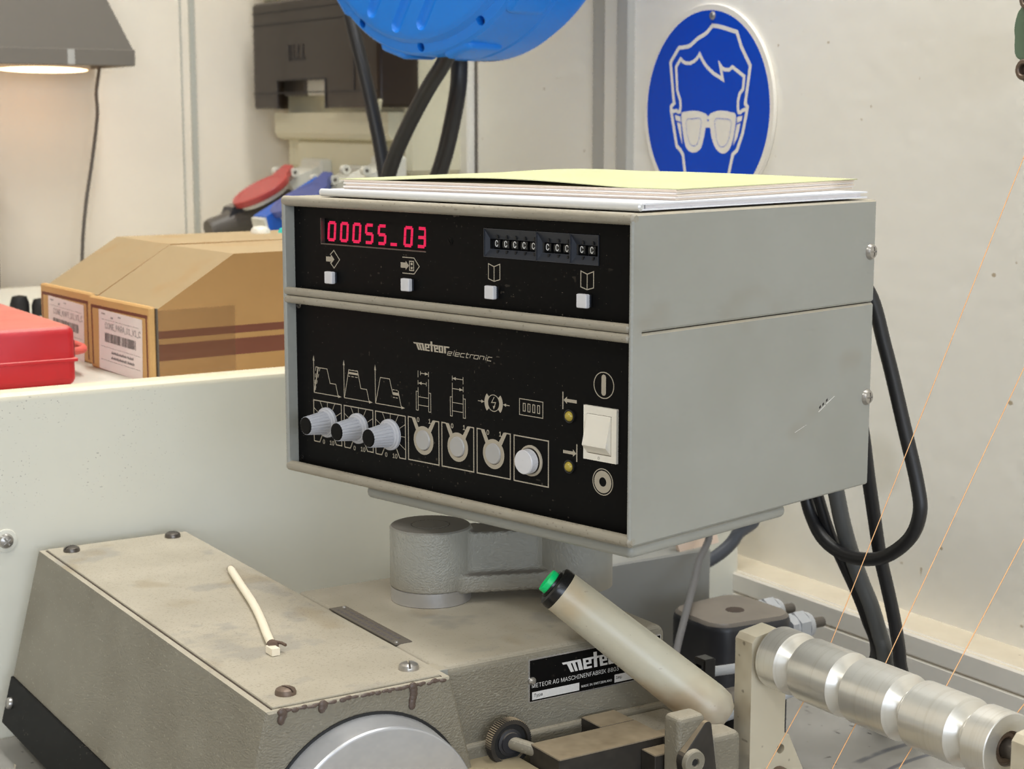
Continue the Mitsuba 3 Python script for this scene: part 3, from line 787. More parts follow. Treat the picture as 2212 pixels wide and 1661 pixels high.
# thumbwheel switches
for (a, b, cs) in ((179.6, 221.3, (182.3, 189.7, 197.0, 204.4, 211.8)), (221.5, 247.2, (222.8, 230.2, 237.6)), (247.4, 268.4, (248.7, 256.2))):
    k = num(cb + '__thumbwheel_switch')
    v0, v1, w0, w1 = 150.5, 167.1, 155.1, 160.9
    d0, d1 = 7.4, 11.2
    f_ = []
    V_, F_ = [], []

    def quad(*q):
        n_ = len(V_)
        V_.extend(q)
        F_.extend([(n_, n_ + 1, n_ + 2), (n_, n_ + 2, n_ + 3)])
    ia, ib = a + 1.5, b - 0.6
    quad((a, d0, v0), (b, d0, v0), (ib, d1, w0), (ia, d1, w0))
    quad((b, d0, v1), (a, d0, v1), (ia, d1, w1), (ib, d1, w1))
    quad((a, d0, v1), (a, d0, v0), (ia, d1, w0), (ia, d1, w1))
    quad((b, d0, v0), (b, d0, v1), (ib, d1, w1), (ib, d1, w0))
    th_ = 0.5
    fun = trimesh.Trimesh(np.array(V_) / 1e3, F_, process=False)
    rim = art(mm(sbox(a, v0, b, v1).difference(sbox(a + 0.35, v0 + 0.35, b - 0.35, v1 - 0.35))), 0.0082, 0.0010)
    back = bx(a / 1e3, b / 1e3, 0.0145, 0.0165, v0 / 1e3, v1 / 1e3)
    add(k + '__housing', cat(fun, rim, back), 'switch_blue_grey', False, BF)
    for c in cs:
        c += 2.05
        cu = c + 1.15
        add(k + '__wheel', at(lathe([(0, -0.0026), (0.0068, -0.0026), (0.0068, 0.0026), (0, 0.0026)], 20), 'x', (cu / 1e3, 0.0187, 0.158)), 'gloss_black', 25, BF)
        add(k + '__lettering', textart('C', 0.0036, 0.01182, 0.0002, ((c + 0.05) / 1e3, 0.1565), True, 0, 0.72), 'print_white', False, BF)
        add(k + '__tab', bx((cu + 2.7) / 1e3, (cu + 3.7) / 1e3, 0.0092, 0.0128, 0.1530, 0.1547), 'matt_black', False, BF)
        add(k + '__tab', bx((cu + 2.7) / 1e3, (cu + 3.7) / 1e3, 0.0092, 0.0128, 0.1614, 0.1632), 'matt_black', False, BF)
# knobs
for u in (34.0, 64.9, 95.5):
    k = num(cb + '__knob')
    u = u / 1e3
    fl = []
    prof = [(0, 0), (0.0098, 0), (0.0099, 0.0004), (0.0098, 0.0017), (0.0093, 0.0022), (0.0088, 0.0023), (0.0086, 0.0030), (0.0077, 0.0035), (0.0059, 0.0180), (0, 0.0180)]
    body = tomani(lathe(prof, 64))
    for a in np.arange(0, 360, 18):
        body = body - manifold3d.Manifold.cylinder(0.016, 0.00075, 0.00060, 8).rotate((0, -math.degrees(0.124), 0)).translate((0.0078, 0, 0.0042)).rotate((0, 0, float(a)))
    add(k + '__skirt', at(man(body), '-y', (u, PD, 0.0349)), 'knob_white', 35, BF)
    add(k + '__cap', at(lathe([(0, 0.0178), (0.0056, 0.0178), (0.0055, 0.0183), (0.0050, 0.0187), (0, 0.0187)], 40), '-y', (u, PD, 0.0349)), 'deep_black', 30, BF)
# round push switches
for u in (126.0, 156.3, 186.8):
    add(cb + '__round_push_switch', at(lathe([(0, 0), (0.0062, 0), (0.0062, 0.0006), (0.0058, 0.0012), (0, 0.0013)], 48), '-y', (u / 1e3, PD, 0.0354)), 'button_grey', 30, BF)
k = num(cb + '__push_button')
add(k + '__collar', at(lathe([(0.0073, 0), (0.0091, 0), (0.0090, 0.0008), (0.0080, 0.0012), (0.0074, 0.0008), (0.0073, 0)], 56), '-y', (0.2174, PD, 0.0355)), 'print_silver', 30, BF)
add(k + '__sleeve', at(lathe([(0, 0), (0.0074, 0), (0.0072, 0.0016), (0, 0.0016)], 48), '-y', (0.2174, PD, 0.0355)), 'gloss_black', 30, BF)
add(k + '__cap', at(lathe([(0, 0.001), (0.0071, 0.001), (0.0071, 0.0062), (0.0067, 0.0068), (0, 0.0071)], 48), '-y', (0.2174, PD, 0.0355)), 'white_plastic', 30, BF)
# rocker switch
k = cb + '__rocker_switch'
fo = sbox(259.3, 43.0, 283.5, 73.2).difference(sbox(261.8, 46.7, 279.8, 68.9))
add(k + '__frame', art(mm(fo), PD, 0.0018), 'white_warm', fr=BF)
wedge = Polygon([(9.0, 47.0), (6.2, 68.7), (5.9, 68.2), (1.9, 52.3), (1.9, 51.6), (2.3, 51.2), (6.6, 47.0)])
m = ext(mm(wedge), 0.0174)
m.apply_transform(np.array([[0, 0, 1, 0.2621], [1, 0, 0, 0], [0, 1, 0, 0], [0, 0, 0, 1.0]]))
add(k + '__rocker', m, 'white_warm', fr=BF)
add(k + '__mark', art(mm(ring((270.8, 44.7), 0.75, 0.5)), PD - 0.0018, 0.00006), 'ink_grey', fr=BF)
# indicator lamps
for v in (65.2, 36.5):
    k = num(cb + '__indicator_lamp')
    u, v = 0.2478, v / 1e3
    add(k + '__bezel', at(lathe([(0.003, 0), (0.0041, 0), (0.0039, 0.0012), (0.0031, 0.0013), (0.003, 0)], 32), '-y', (u, PD, v)), 'gloss_black', 30, BF)
    add(k + '__lens', at(lathe([(0, 0), (0.0030, 0), (0.0030, 0.0004)] + [(0.0030 * math.cos(a), 0.0004 + 0.0029 * math.sin(a)) for a in np.linspace(0.2, math.pi / 2, 7)], 28), '-y', (u, PD, v)), 'yellow_lens', 40, BF)
# side screws, on the right-hand side
SF = frame(BO + EX * BW, EY, -EX)
for d, v in ((0.2255, 0.1481), (0.2262, 0.0567)):
    k = num(cb + '__side_screw')
    m = man(tomani(lathe([(0, 0), (0.0052, 0), (0.0050, 0.001), (0.0040, 0.0024), (0.002, 0.0031), (0, 0.0032)], 28)) - bx(-0.003, 0.003, -0.0005, 0.0005, 0.002, 0.005, mani=True) - bx(-0.0005, 0.0005, -0.003, 0.003, 0.002, 0.005, mani=True))
    scene[k] = mikit.ply(at(m, '-y', (d, 0, v)).apply_transform(SF), 'mat_steel', smooth=30)
add(cb + '__scratch', cat(art(mm(Polygon([(174, 53.6), (181, 57.0), (181.4, 56.6), (174.6, 53.2)])), 0, 0.00012), art(mm(Polygon([(182, 57.8), (191, 61.5), (191.2, 61.2), (182.4, 57.2)])), 0, 0.00012), art(mm(Polygon([(150, 44), (162, 47.2), (162, 47.0), (150, 43.7)])), 0, 0.0001)), 'print_white', fr=SF)
add(cb + '__chip', cat(*[art(mm(Polygon([(a, b), (a + 1.6, b + 0.9), (a + 1.2, b + 2.2), (a - .2, b + 1.2)])), 0, 0.00014) for a, b in ((175, 55.2), (178.2, 56.6), (182.0, 58.6))]), 'ink_black', fr=SF)
# mounting plate underneath
mp = rbx(0.073, 0.2950, 0.006, 0.150, -0.0085, -0.0005, 0.0034, 16)
add(cb + '__mounting_plate', mp, 'box_grey', 35, BF)
lab(cb, 'grey metal control box with two black front panels and red digit display', 'control box')

# ================================================================== swivel arm carrying the control box
sa = 'swivel_arm'
LP, RP = np.array([0.5205, 0.9316]), np.array([0.6073, 0.8992])
R_ = 0.0262


def cyl(c, r, z0, z1, n=64):
    return manifold3d.Manifold.cylinder(z1 - z0, r, r, n).translate((c[0], c[1], z0))


def arm_sdf(x, y, z):
    """positive inside: two bosses, web and bottom flange, joined with fillets"""
    dx, dy = RP[0] - LP[0], RP[1] - LP[1]
    L = math.hypot(dx, dy)
    t = ((x - LP[0]) * dx + (y - LP[1]) * dy) / L
    n_ = abs(-(x - LP[0]) * dy + (y - LP[1]) * dx) / L
    def cap(r, h):                                     # 2D profile with rounded edge
        return math.hypot(max(r, 0), max(h, 0)) + min(max(r, h), 0)
    dl = cap(math.hypot(x - LP[0], y - LP[1]) - (R_ - 0.0004), abs(z - 1.0240) - 0.0194)
    dr_ = cap(math.hypot(x - RP[0], y - RP[1]) - (R_ + 0.0006), abs(z - 1.0295) - 0.0300)
    tt = max(-t, t - L, 0.0)
    wb = cap(math.hypot(n_, tt) - 0.0135, abs(z - 1.0215) - 0.0188)
    fl_ = cap(math.hypot(n_, tt) - 0.0205, abs(z - 1.0080) - 0.0058)
    k = 650.0
    s_ = sum(math.exp(-k * min(max(d, -0.02), 0.02)) for d in (dl, dr_, wb, fl_))
    return math.log(s_) / k - 0.0002


body = manifold3d.Manifold.level_set(arm_sdf, [LP[0] - 0.032, RP[1] - 0.032, 0.995, RP[0] + 0.032, LP[1] + 0.032, 1.066], 0.0022, 0.0)
bossL = manifold3d.Manifold.batch_hull([cyl(LP, R_, 1.0055, 1.0427, 96), cyl(LP, R_ - 0.0010, 1.0043, 1.0437, 96)])
body = body ^ bx(0.4, 0.7, 0.8, 1.1, 1.0000, 1.0595, mani=True)
arm = manifold3d.Manifold.batch_boolean([bossL, cyl(RP, R_ + 0.001, 0.9995, 1.0600, 96), body - cyl(LP, R_ + 0.002, 1.0427, 1.07)], manifold3d.OpType.Add)
am = man(arm)
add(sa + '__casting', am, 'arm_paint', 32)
add(sa + '__pin', at(lathe([(0, 0), (0.0118, 0), (0.0114, 0.0004), (0, 0.0006)], 48), 'z', (LP[0], LP[1], 1.0434)), 'arm_paint', 30)
add(sa + '__pin_gap', at(lathe([(0.0119, 0), (0.0127, 0), (0.0127, 0.0003), (0.0119, 0.0003), (0.0119, 0)], 48), 'z', (LP[0], LP[1], 1.0434)), 'matt_black')
add(sa + '__ring', at(lathe([(0, 0), (0.0256, 0), (0.0258, 0.0004), (0.0258, 0.0092), (0, 0.0092)], 72), 'z', (LP[0], LP[1], 0.9952)), 'alu_bright', 30)
add(sa + '__pivot_flange', man(cyl(RP, 0.030, 1.0585, 1.0626)), 'arm_paint', 30)
lab(sa, 'grey hammered cast swivel arm with bright aluminium ring under the control box', 'swivel arm')

# ================================================================== lever with a green push button
lv = 'control_lever'
P0, P1 = np.array([0.530, 0.803, 1.0325]), np.array([0.6085, 0.7445, 0.9555])
ax = (P1 - P0) / np.linalg.norm(P1 - P0)
L_ = np.linalg.norm(P1 - P0)
def along(prof, n=48):
    return at(lathe(prof, n), ax, P0)
r0, r1 = 0.0128, 0.0150
add(lv + '__tube', along([(0, 0.006), (r0, 0.006), (r1, L_ - 0.010), (r1 * 0.95, L_ - 0.003), (r1 * 0.7, L_ + 0.002), (0, L_ + 0.004)]), 'ivory_paint', 40)
add(lv + '__end_cap', along([(0, -0.0015), (0.0088, -0.0015), (0.0088, -0.0002), (0.0112, 0.0), (0.0124, 0.0010), (0.0128, 0.0030), (0.0128, 0.0066), (0, 0.0066)]), 'gloss_black', 30)
add(lv + '__button', along([(0, -0.0028), (0.0045, -0.0034), (0.0066, -0.0050), (0.0070, -0.0050), (0.0072, -0.0044), (0.0072, 0.0005), (0, 0.0005)]), 'green_button', 30)
lab(lv, 'ivory tubular lever with black end cap and green push button', 'lever')

# ================================================================== stop slide with knurled knob in front of the gear housing
ss_ = 'stop_slide'
BZ = 0.950
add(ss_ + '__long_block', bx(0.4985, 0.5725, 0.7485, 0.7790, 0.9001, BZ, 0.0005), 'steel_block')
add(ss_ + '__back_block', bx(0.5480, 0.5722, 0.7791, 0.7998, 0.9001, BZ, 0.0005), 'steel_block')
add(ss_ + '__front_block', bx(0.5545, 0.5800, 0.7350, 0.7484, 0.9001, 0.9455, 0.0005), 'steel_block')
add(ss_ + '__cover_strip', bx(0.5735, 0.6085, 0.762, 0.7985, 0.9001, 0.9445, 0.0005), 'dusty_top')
nk = 64
a = np.linspace(0, 2 * np.pi, nk * 2, endpoint=False)
rk = np.where(np.arange(nk * 2) % 2 == 0, 0.01385, 0.01325)
kn = manifold3d.Manifold.extrude(manifold3d.CrossSection([np.stack([rk * np.cos(a), rk * np.sin(a)], 1)]), 0.0062)
kn = man(kn - manifold3d.Manifold.cylinder(0.003, 0.0108, 0.0112, 48).translate((0, 0, 0.0040)))
KX, KZ = 0.4915, 0.9490
add(ss_ + '__knurled_knob', at(kn, '-y', (KX, 0.7935, KZ)), 'steel_block', False)
add(ss_ + '__knob_hub', at(lathe([(0, 0), (0.0078, 0), (0.0078, 0.0012), (0.0062, 0.0016), (0.0060, 0.0026), (0, 0.0026)], 40), '-y', (KX, 0.7895, KZ)), 'dusty_black', 30)
add(ss_ + '__knob_face', at(lathe([(0, 0), (0.0109, 0), (0.0109, 0.0003), (0, 0.0003)], 48), '-y', (KX, 0.7896, KZ)), 'matt_black', 30)
add(ss_ + '__rod', tube([(KX, 0.790, KZ), (0.4965, 0.7835, 0.9475), (0.5045, 0.7730, 0.9450)], 0.0038, 20), 'dusty_top', True)
lab(ss_, 'black dusty steel stop slide with knurled knob in front of the gear housing', 'stop slide')

# ================================================================== clevis casting that carries the lever
cl = 'lever_clevis'
def cheek(poly, y0, y1, r=0.0015):
    m = ext(Polygon(poly).buffer(-r).buffer(r, 6), y1 - y0)
    m.apply_transform(np.array([[1, 0, 0, 0], [0, 0, -1, y1], [0, 1, 0, 0], [0, 0, 0, 1.0]]))
    return m
add(cl + '__cheek', rbx(0.5590, 0.5785, 0.7200, 0.7345, 0.9001, 0.9705, 0.0030, 16), 'cast_paint', 35)
add(cl + '__cheek', rbx(0.5815, 0.6040, 0.7190, 0.7400, 0.9001, 0.9560, 0.0040, 16), 'cast_paint', 35)
add(cl + '__pivot_block', rbx(0.5700, 0.6120, 0.7405, 0.7600, 0.9001, 0.9500, 0.003, 16), 'steel_block', 35)
cy_ = lambda x, z, r, y0, y1: manifold3d.Manifold.cylinder(y1 - y0, r, r, 24).rotate((90, 0, 0)).translate((x, y1, z))
rib = manifold3d.Manifold.batch_hull([cy_(0.5655, 0.9470, 0.0078, 0.7150, 0.7199), cy_(0.5770, 0.9640, 0.0030, 0.7170, 0.7199), cy_(0.5800, 0.9200, 0.0050, 0.7150, 0.7199), cy_(0.5700, 0.9080, 0.0060, 0.7150, 0.7199)])
add(cl + '__rib', man(rib), 'steel_block', 35)
add(cl + '__boss', at(lathe([(0, 0), (0.0072, 0), (0.0068, 0.0030), (0.0062, 0.0036), (0.0026, 0.0036), (0.0024, 0.0020), (0, 0.0020)], 32), '-y', (0.5650, 0.7152, 0.9470)), 'dusty_top', 30)
add(cl + '__socket', at(lathe([(0, 0), (0.0021, 0), (0.0021, 0.0006), (0, 0.0006)], 6), '-y', (0.5650, 0.7130, 0.9470)), 'matt_black')
lab(cl, 'tan cast clevis with socket screw holding the lever foot', 'bracket')

# ================================================================== wire guide: two brackets and a grooved aluminium roller
RX, RZ, RR = 0.637, 0.9916, 0.0183
gb = num('guide_bracket')
def bracket_mesh(yb, th):
    prof = Polygon([(-0.0138, 0.90), (-0.0138, 1.0015), (-0.0108, 1.0048), (0.0060, 1.0072), (0.0098, 1.0042), (0.0124, 0.9980), (0.0124, 0.9412), (0.0158, 0.9412), (0.0288, 0.9148), (0.0288, 0.9000)])
    m = ext(affinity.translate(prof, RX, 0).buffer(0), th)
    m.apply_transform(np.array([[1, 0, 0, 0], [0, 0, -1, yb + th], [0, 1, 0, 0], [0, 0, 0, 1.0]]))
    return m
for yb, bxo in ((0.7305, -0.0035), (0.5285, 0.0030)):
    if yb < 0.7:
        gb = num('guide_bracket')
    b0 = tomani(bracket_mesh(yb, 0.0150).apply_translation((bxo, 0, 0)))
    b0 = b0 - manifold3d.Manifold.cylinder(0.05, 0.0029, 0.0029, 28).rotate((90, 0, 0)).translate((RX + bxo + 0.0097, yb + 0.035, 0.9333))
    add(gb + '__plate', man(b0), 'alu_aged', 20)
    add(gb + '__hole', at(lathe([(0, 0), (0.0028, 0), (0.0028, 0.001), (0, 0.001)], 24), '-y', (RX + bxo + 0.0097, yb + 0.006, 0.9333)), 'brown_stain')
    add(gb + '__foot', bx(RX - 0.0220, RX - 0.006, yb - 0.012, yb, 0.8555, 0.9170, 0.001), 'alu_aged')
    add(gb + '__screw', at(lathe([(0, 0), (0.0066, 0), (0.0064, 0.006), (0.0055, 0.007), (0, 0.007)], 28), '-y', (RX + 0.0045, yb, 0.9165)), 'bolt_brown', 30)
    lab(gb, 'aged aluminium bracket plate beside the lever foot at the far end of the grooved roller' if yb > 0.7 else 'aged aluminium bracket plate at the near end of the grooved roller, cut by the frame', 'bracket', None)
gr = 'guide_roller'
GY = [(0.7266, 0.7108), (0.6996, 0.6678), (0.6578, 0.6246), (0.6131, 0.5811), (0.5702, 0.5543)]
y00 = 0.7266
prof = [(0, 0), (RR - 0.0006, 0)]
for i, (a, b) in enumerate(GY):
    prof += [(RR, y00 - a + 0.0004), (RR, y00 - b - 0.0003)]
    if i < 4:
        mid = (b + GY[i + 1][0]) / 2
        prof += [(RR - 0.0003, y00 - b), (RR - 0.0058, y00 - mid - 0.0004), (RR - 0.0058, y00 - mid + 0.0004), (RR - 0.0003, y00 - GY[i + 1][0])]
prof = [p_ for p_ in prof]
# keep the groove bottom ordered
fixed, last = [], -1
for r_, h_ in prof:
    h_ = max(h_, last)
    fixed.append((r_, h_)); last = h_
LR = y00 - GY[-1][1]
fixed += [(RR - 0.0006, LR), (0.0092, LR), (0.0090, LR - 0.003), (0, LR - 0.003)]
add(gr + '__body', at(lathe(fixed, 96), '-y', (RX, y00, RZ)), 'roller_alu', 22)
labels[gr + '__body'] = {'label': 'aluminium roller body with four V-grooves'}
add(gr + '__bearing', at(lathe([(0.0052, 0), (0.0090, 0), (0.0090, 0.0006), (0.0082, 0.0010), (0.0078, 0.0004), (0.0060, 0.0004), (0.0056, 0.0010), (0.0052, 0.0008), (0.0052, 0)], 48), '-y', (RX, GY[-1][1] + 0.0026, RZ)), 'bolt_brown', 30)
add(gr + '__shaft', at(lathe([(0, 0), (0.0050, 0), (0.0050, 0.225), (0, 0.225)], 28), '-y', (RX, 0.76, RZ)), 'dark_steel', 30)
add(gr + '__spacer', at(lathe([(0.005, 0), (0.0125, 0), (0.0125, 0.0036), (0.005, 0.0036), (0.005, 0)], 40), '-y', (RX, 0.7304, RZ)), 'brown_stain', 30)
lab(gr, 'bright aluminium guide roller with four V-grooves at lower right', 'roller')

# copper wires over the roller
rg = RR - 0.0055
for i, (y, up, dn) in enumerate((((0.7108 + 0.6996) / 2, (0.799, 1.280), (0.606, 0.937)), ((0.6678 + 0.6578) / 2, (0.759, 1.165), (0.616, 0.949)),
                                 ((0.6246 + 0.6131) / 2, (0.715, 1.082), (0.624, 0.962)), ((0.5811 + 0.5702) / 2, (0.670, 1.015), (0.628, 0.968)))):
    u2 = np.array([up[0] - 0.657, up[1] - 1.005]); u2 /= np.linalg.norm(u2)
    d2 = np.array([dn[0] - 0.632, dn[1] - 0.971]); d2 /= np.linalg.norm(d2)
    tmax = (XW - 0.657) / u2[0]
    a0 = math.atan2(-u2[0], u2[1])            # normal on the right-hand side of the incoming wire
    n1 = np.array([u2[1], -u2[0]])
    n2 = np.array([-d2[1], d2[0]])
    if n2[0] < 0: n2 = -n2
    p1 = np.array([RX, RZ]) + n1 * rg
    p2 = np.array([RX, RZ]) + n2 * rg
    A1, A2 = math.atan2(n1[1], n1[0]), math.atan2(n2[1], n2[0])
    arc = [np.array([RX, RZ]) + rg * np.array([math.cos(t), math.sin(t)]) for t in np.linspace(A1, A2, 8)]
    path = [p1 + u2 * min(tmax, 1.2)] + [p1 + u2 * 0.3] + arc + [p2 + d2 * 0.03, p2 + d2 * 0.075]
    k = num('copper_wire')
    add(k, tube([(q[0], y, q[1]) for q in path], 0.00031, 6), 'copper', True)
    lab(k, ('thin copper wire in the roller groove nearest the far bracket', 'thin copper wire in the second roller groove from the far bracket', 'thin copper wire in the third roller groove from the far bracket', 'thin copper wire in the roller groove nearest the frame edge')[i], 'wire', 'copper wires over the guide roller')

# ================================================================== junction box with cable glands, right of the gear housing
jb = 'junction_box'
JZ = 0.915
jm = manifold3d.Manifold.batch_hull([cyl((x, y), r, z0, z1, 40) for (x, y) in ((0.822, 1.006), (0.863, 1.002), (0.822, 1.036), (0.862, 1.040)) for (r, z0, z1) in ((0.0195, 0.896, JZ - 0.0065), (0.0184, 0.902, JZ - 0.0025), (0.0158, 0.905, JZ), (0.0190, 0.8556, 0.858))])
jj = man(jm)
add(jb + '__lid', jj, 'dusty_black', 40)
add(jb + '__dimple', at(lathe([(0, 0), (0.0075, 0), (0.0072, 0.0004), (0, 0.0004)], 28), 'z', (0.845, 1.018, JZ)), 'brown_stain')
for i, (x0_, y, z) in enumerate(((0.8835, 1.002, 0.8970), (0.882, 1.037, 0.9000))):
    k = num(jb + '__cable_gland')
    hexp = [(0.0122 * math.cos(t), 0.0122 * math.sin(t)) for t in np.arange(6) * math.pi / 3]
    body = cat(at(ext(Polygon(hexp), 0.006), 'x', (x0_, y, z)), at(lathe([(0, 0), (0.0105, 0), (0.0105, 0.010), (0, 0.010)], 32), 'x', (x0_ + 0.006, y, z)))
    add(k + '__body', body, 'gland_grey', 30)
    add(k + '__nut', cat(at(ext(Polygon(hexp).buffer(0.0004), 0.010), 'x', (x0_ + 0.0085, y, z)), at(lathe([(0, 0), (0.0118, 0), (0.0100, 0.006), (0.007, 0.0085), (0, 0.0085)], 32), 'x', (x0_ + 0.0185, y, z))), 'gland_grey', 30)
    add(k + '__cable_stub', at(lathe([(0, 0), (0.0042, 0), (0.0042, 0.016), (0, 0.016)], 20), 'x', (x0_ + 0.024, y, z)), 'dark_grey_plastic', 30)
lab(jb, 'black junction box with dusty lid and grey cable glands behind the roller', 'junction box')
# small things behind the lever
k = 'cable_clip'
cm = bx(0.7150, 0.7255, 0.893, 0.905, 0.8555, 0.930, 0.001, mani=True) - bx(0.710, 0.730, 0.896, 0.902, 0.905, 0.9255, mani=True)
add(k, man(cm), 'gloss_black')
lab(k, 'black slotted cable clip standing between lever and bracket', 'clip')
k = num('conduit_rod')
add(k, tube([(0.700, 0.905, 0.9185), (0.73, 0.901, 0.9175), (0.79, 0.893, 0.9165)], 0.0036, 14), 'gland_grey', True)
lab(k, 'short pale grey rod through the black clip behind the bracket', 'rod')
k = num('conduit_rod')
add(k, tube([(0.655, 0.905, 0.8745), (0.700, 0.885, 0.886), (0.770, 0.860, 0.908)], 0.0032, 14), 'gland_grey', True)
lab(k, 'slanting pale grey rod behind the lever foot', 'rod')
k = 'small_motor'
add(k, rbx(0.728, 0.775, 0.872, 0.905, 0.8555, 0.903, 0.005, 16), 'dusty_black', 35)
lab(k, 'small black box partly hidden between lever foot and bracket', 'motor')

# grey box behind the gear housing with a card on it
k = 'metal_box'
add(k, bx(0.64, 0.8860, 1.10, 1.19, 0.8555, 0.9420, 0.0015), 'box_blue_grey')
lab(k, 'plain grey metal box standing behind the gear housing', 'box')
k = 'paper_card'
cm = hull([(0.856, 1.104, 0.9420), (0.9040, 1.112, 0.9420), (0.9000, 1.118, 0.9660), (0.850, 1.112, 0.9660), (0.856, 1.108, 0.9420), (0.9040, 1.116, 0.9420), (0.9000, 1.122, 0.9660), (0.850, 1.116, 0.9660)])
add(k, cm, 'pink_card')
lab(k, 'pinkish cardboard piece standing on the grey metal box under the control box', 'card')

# ================================================================== cables behind the control box
def loc(u, d, v):
    return BO + EX * u + EY * d + np.array([0, 0, v])
def cable(name, pts, r, mat, label, n=12, hang=False):
    if hang:                                          # comes down from the box's back panel
        a, b = pt(pts[0]), pt(pts[1])
        up_ = a + (a - b) / np.linalg.norm(a - b) * 0.055
        w = up_ + np.array([0, 0, 0.045])
        w = w - EY * ((w - BO) @ EY - (BD + 0.010))
        w2 = w - EY * 0.0075
        pts = [w2, w, up_] + list(pts)
    k = num(name)
    add(k, tube(spline(pts, 10), r, n), mat, True)
    lab(k, label, 'cable')
    return k
cable('cable', [loc(0.235, 0.2362, 0.150), (0.775, 0.850, 1.210), (0.797, 0.832, 1.190), (0.80, 0.815, 1.150), (0.80, 0.796, 1.102), (0.80, 0.782, 1.065), (0.80, 0.779, 1.046), (0.80, 0.788, 1.027), (0.80, 0.812, 1.0095), (0.80, 0.842, 1.0035),
                (0.80, 0.868, 1.0095), (0.80, 0.884, 1.027), (0.795, 0.893, 1.060), (0.775, 0.905, 1.090), loc(0.16, 0.2365, 0.040)], 0.0047, 'black_rubber', 'thick black cable hanging in a loop behind the control box')
cable('cable', [(0.800, 0.8260, 1.0575), (0.808, 0.8283, 1.0321), (0.815, 0.8289, 1.0051), (0.823, 0.8289, 0.9811), (0.830, 0.8287, 0.9586), (0.838, 0.8308, 0.9350), (0.843, 0.8333, 0.9200), (0.860, 0.840, 0.890), (0.890, 0.856, 0.850), (0.915, 0.865, 0.790)], 0.0046, 'black_rubber', 'straight black cable dropping to the bench right of the loop', hang=True)
cable('cable', [(0.800, 0.8581, 1.0461), (0.806, 0.8571, 1.0233), (0.815, 0.8564, 0.9991), (0.823, 0.8538, 0.9785), (0.830, 0.8511, 0.9613), (0.838, 0.8502, 0.9400), (0.845, 0.8510, 0.9216), (0.878, 0.880, 0.865), (0.910, 0.893, 0.800)], 0.0058, 'grey_rubber', 'thick grey cable dropping to the bench inside the black loop', hang=True)
cable('cable', [(0.800, 0.8756, 1.0385), (0.806, 0.8734, 1.0200), (0.812, 0.8722, 1.0061), (0.820, 0.8683, 0.9874), (0.830, 0.8663, 0.9678), (0.838, 0.8630, 0.9469), (0.846, 0.8614, 0.9237), (0.875, 0.900, 0.875), (0.910, 0.920, 0.805)], 0.0040, 'black_rubber', 'thinner black cable left of the thick grey cable', hang=True)
cable('cable', [loc(0.10, 0.20, -0.001), (0.866, 1.085, 0.972), (0.848, 1.07, 0.939), (0.792, 1.015, 0.916), (0.762, 0.985, 0.905), (0.742, 0.962, 0.899), (0.741, 0.955, 0.888), (0.757, 0.962, 0.879), (0.785, 0.970, 0.876)], 0.0030, 'cable_grey', 'thin grey cable running down in front of the grey metal box')
cable('cable', [loc(0.04, 0.225, 0.0), (0.964, 1.15, 0.958), (0.955, 1.15, 0.934), (0.939, 1.15, 0.921), (0.915, 1.15, 0.912), (0.888, 1.150, 0.905)], 0.0058, 'cable_slate', 'slate grey cable curving behind the grey metal box')

# ================================================================== papers on top of the control box
k = 'clip_binder'
t0 = BH + 0.0012
cover = sbox(28.0, 10.0, 297.0, 224.0)
def slab(poly_mm, v0, v1):
    m = ext(mm(poly_mm), v1 - v0)
    m.apply_translation((0, 0, v0))
    return m
add(k + '__back_cover', slab(cover, t0, t0 + 0.0009), 'paper_cool', fr=BF)
add(k + '__pages', slab(sbox(34, 16, 294, 221), t0 + 0.0009, t0 + 0.0030), 'paper_white', fr=BF)
add(k + '__front_cover', slab(cover, t0 + 0.0030, t0 + 0.0039), 'paper_cool', fr=BF)
add(k + '__spine', bead(0.0280, 0.2965, t0 + 0.00195, 0.0024, 0.0105), 'binder_silver', 35, BF)
lab(k, 'thin white binder with a silver spine lying on the control box, lowest of the papers', 'binder')
ang = math.radians(5.6)
PFm = BF @ np.array([[math.cos(ang), -math.sin(ang), 0, 0.036], [math.sin(ang), math.cos(ang), 0, 0.0205], [0, 0, 1, t0 + 0.0040], [0, 0, 0, 1]])
k = 'catalogue'
PWd, PDp = 0.2560, 0.205
for i in range(5):
    j = 0.0008 * ((i * 37) % 5 - 2)
    add(k + '__pages', bx(0.001 + j * 0.5, PWd - 0.001 + j * 0.5, 0.0008 + abs(j), PDp, 0.0011 * i, 0.0011 * (i + 1) - 0.00012, 0.0), 'paper_white' if i % 2 else 'paper_cream', fr=PFm)
add(k + '__cover', bx(0, PWd, 0, PDp, 0.0055, 0.0060), 'paper_cream', fr=PFm)
lab(k, 'thick cream catalogue lying on the white binder under the green sheet', 'book')
# green folded sheet
nx_, ny_ = 40, 24
U, V = np.meshgrid(np.linspace(0, 1, nx_), np.linspace(0, 1, ny_), indexing='ij')
x = -0.002 + (PWd + 0.004) * U
y = 0.0 + PDp * V + 0.0 * U
front = np.exp(-(V / 0.30) ** 2)
z = 0.0064 + 0.0030 * front * np.sin(np.pi * np.clip((U - 0.12) / 0.76, 0, 1)) ** 1.2 + 0.0046 * np.exp(-((U - 0.40) / 0.24) ** 2 - ((V - 0.55) / 0.30) ** 2) + 0.0016 * np.sin(np.pi * U) * V
top = np.stack([x, y, z], -1).reshape(-1, 3)
idx = np.arange(nx_ * ny_).reshape(nx_, ny_)
q = np.stack([idx[:-1, :-1], idx[1:, :-1], idx[1:, 1:], idx[:-1, 1:]], -1).reshape(-1, 4)
Fq = np.vstack([q[:, [0, 1, 2]], q[:, [0, 2, 3]]])
nT = len(top)
edge = np.concatenate([idx[:, 0], idx[-1, 1:], idx[-2::-1, -1], idx[0, -2:0:-1]])
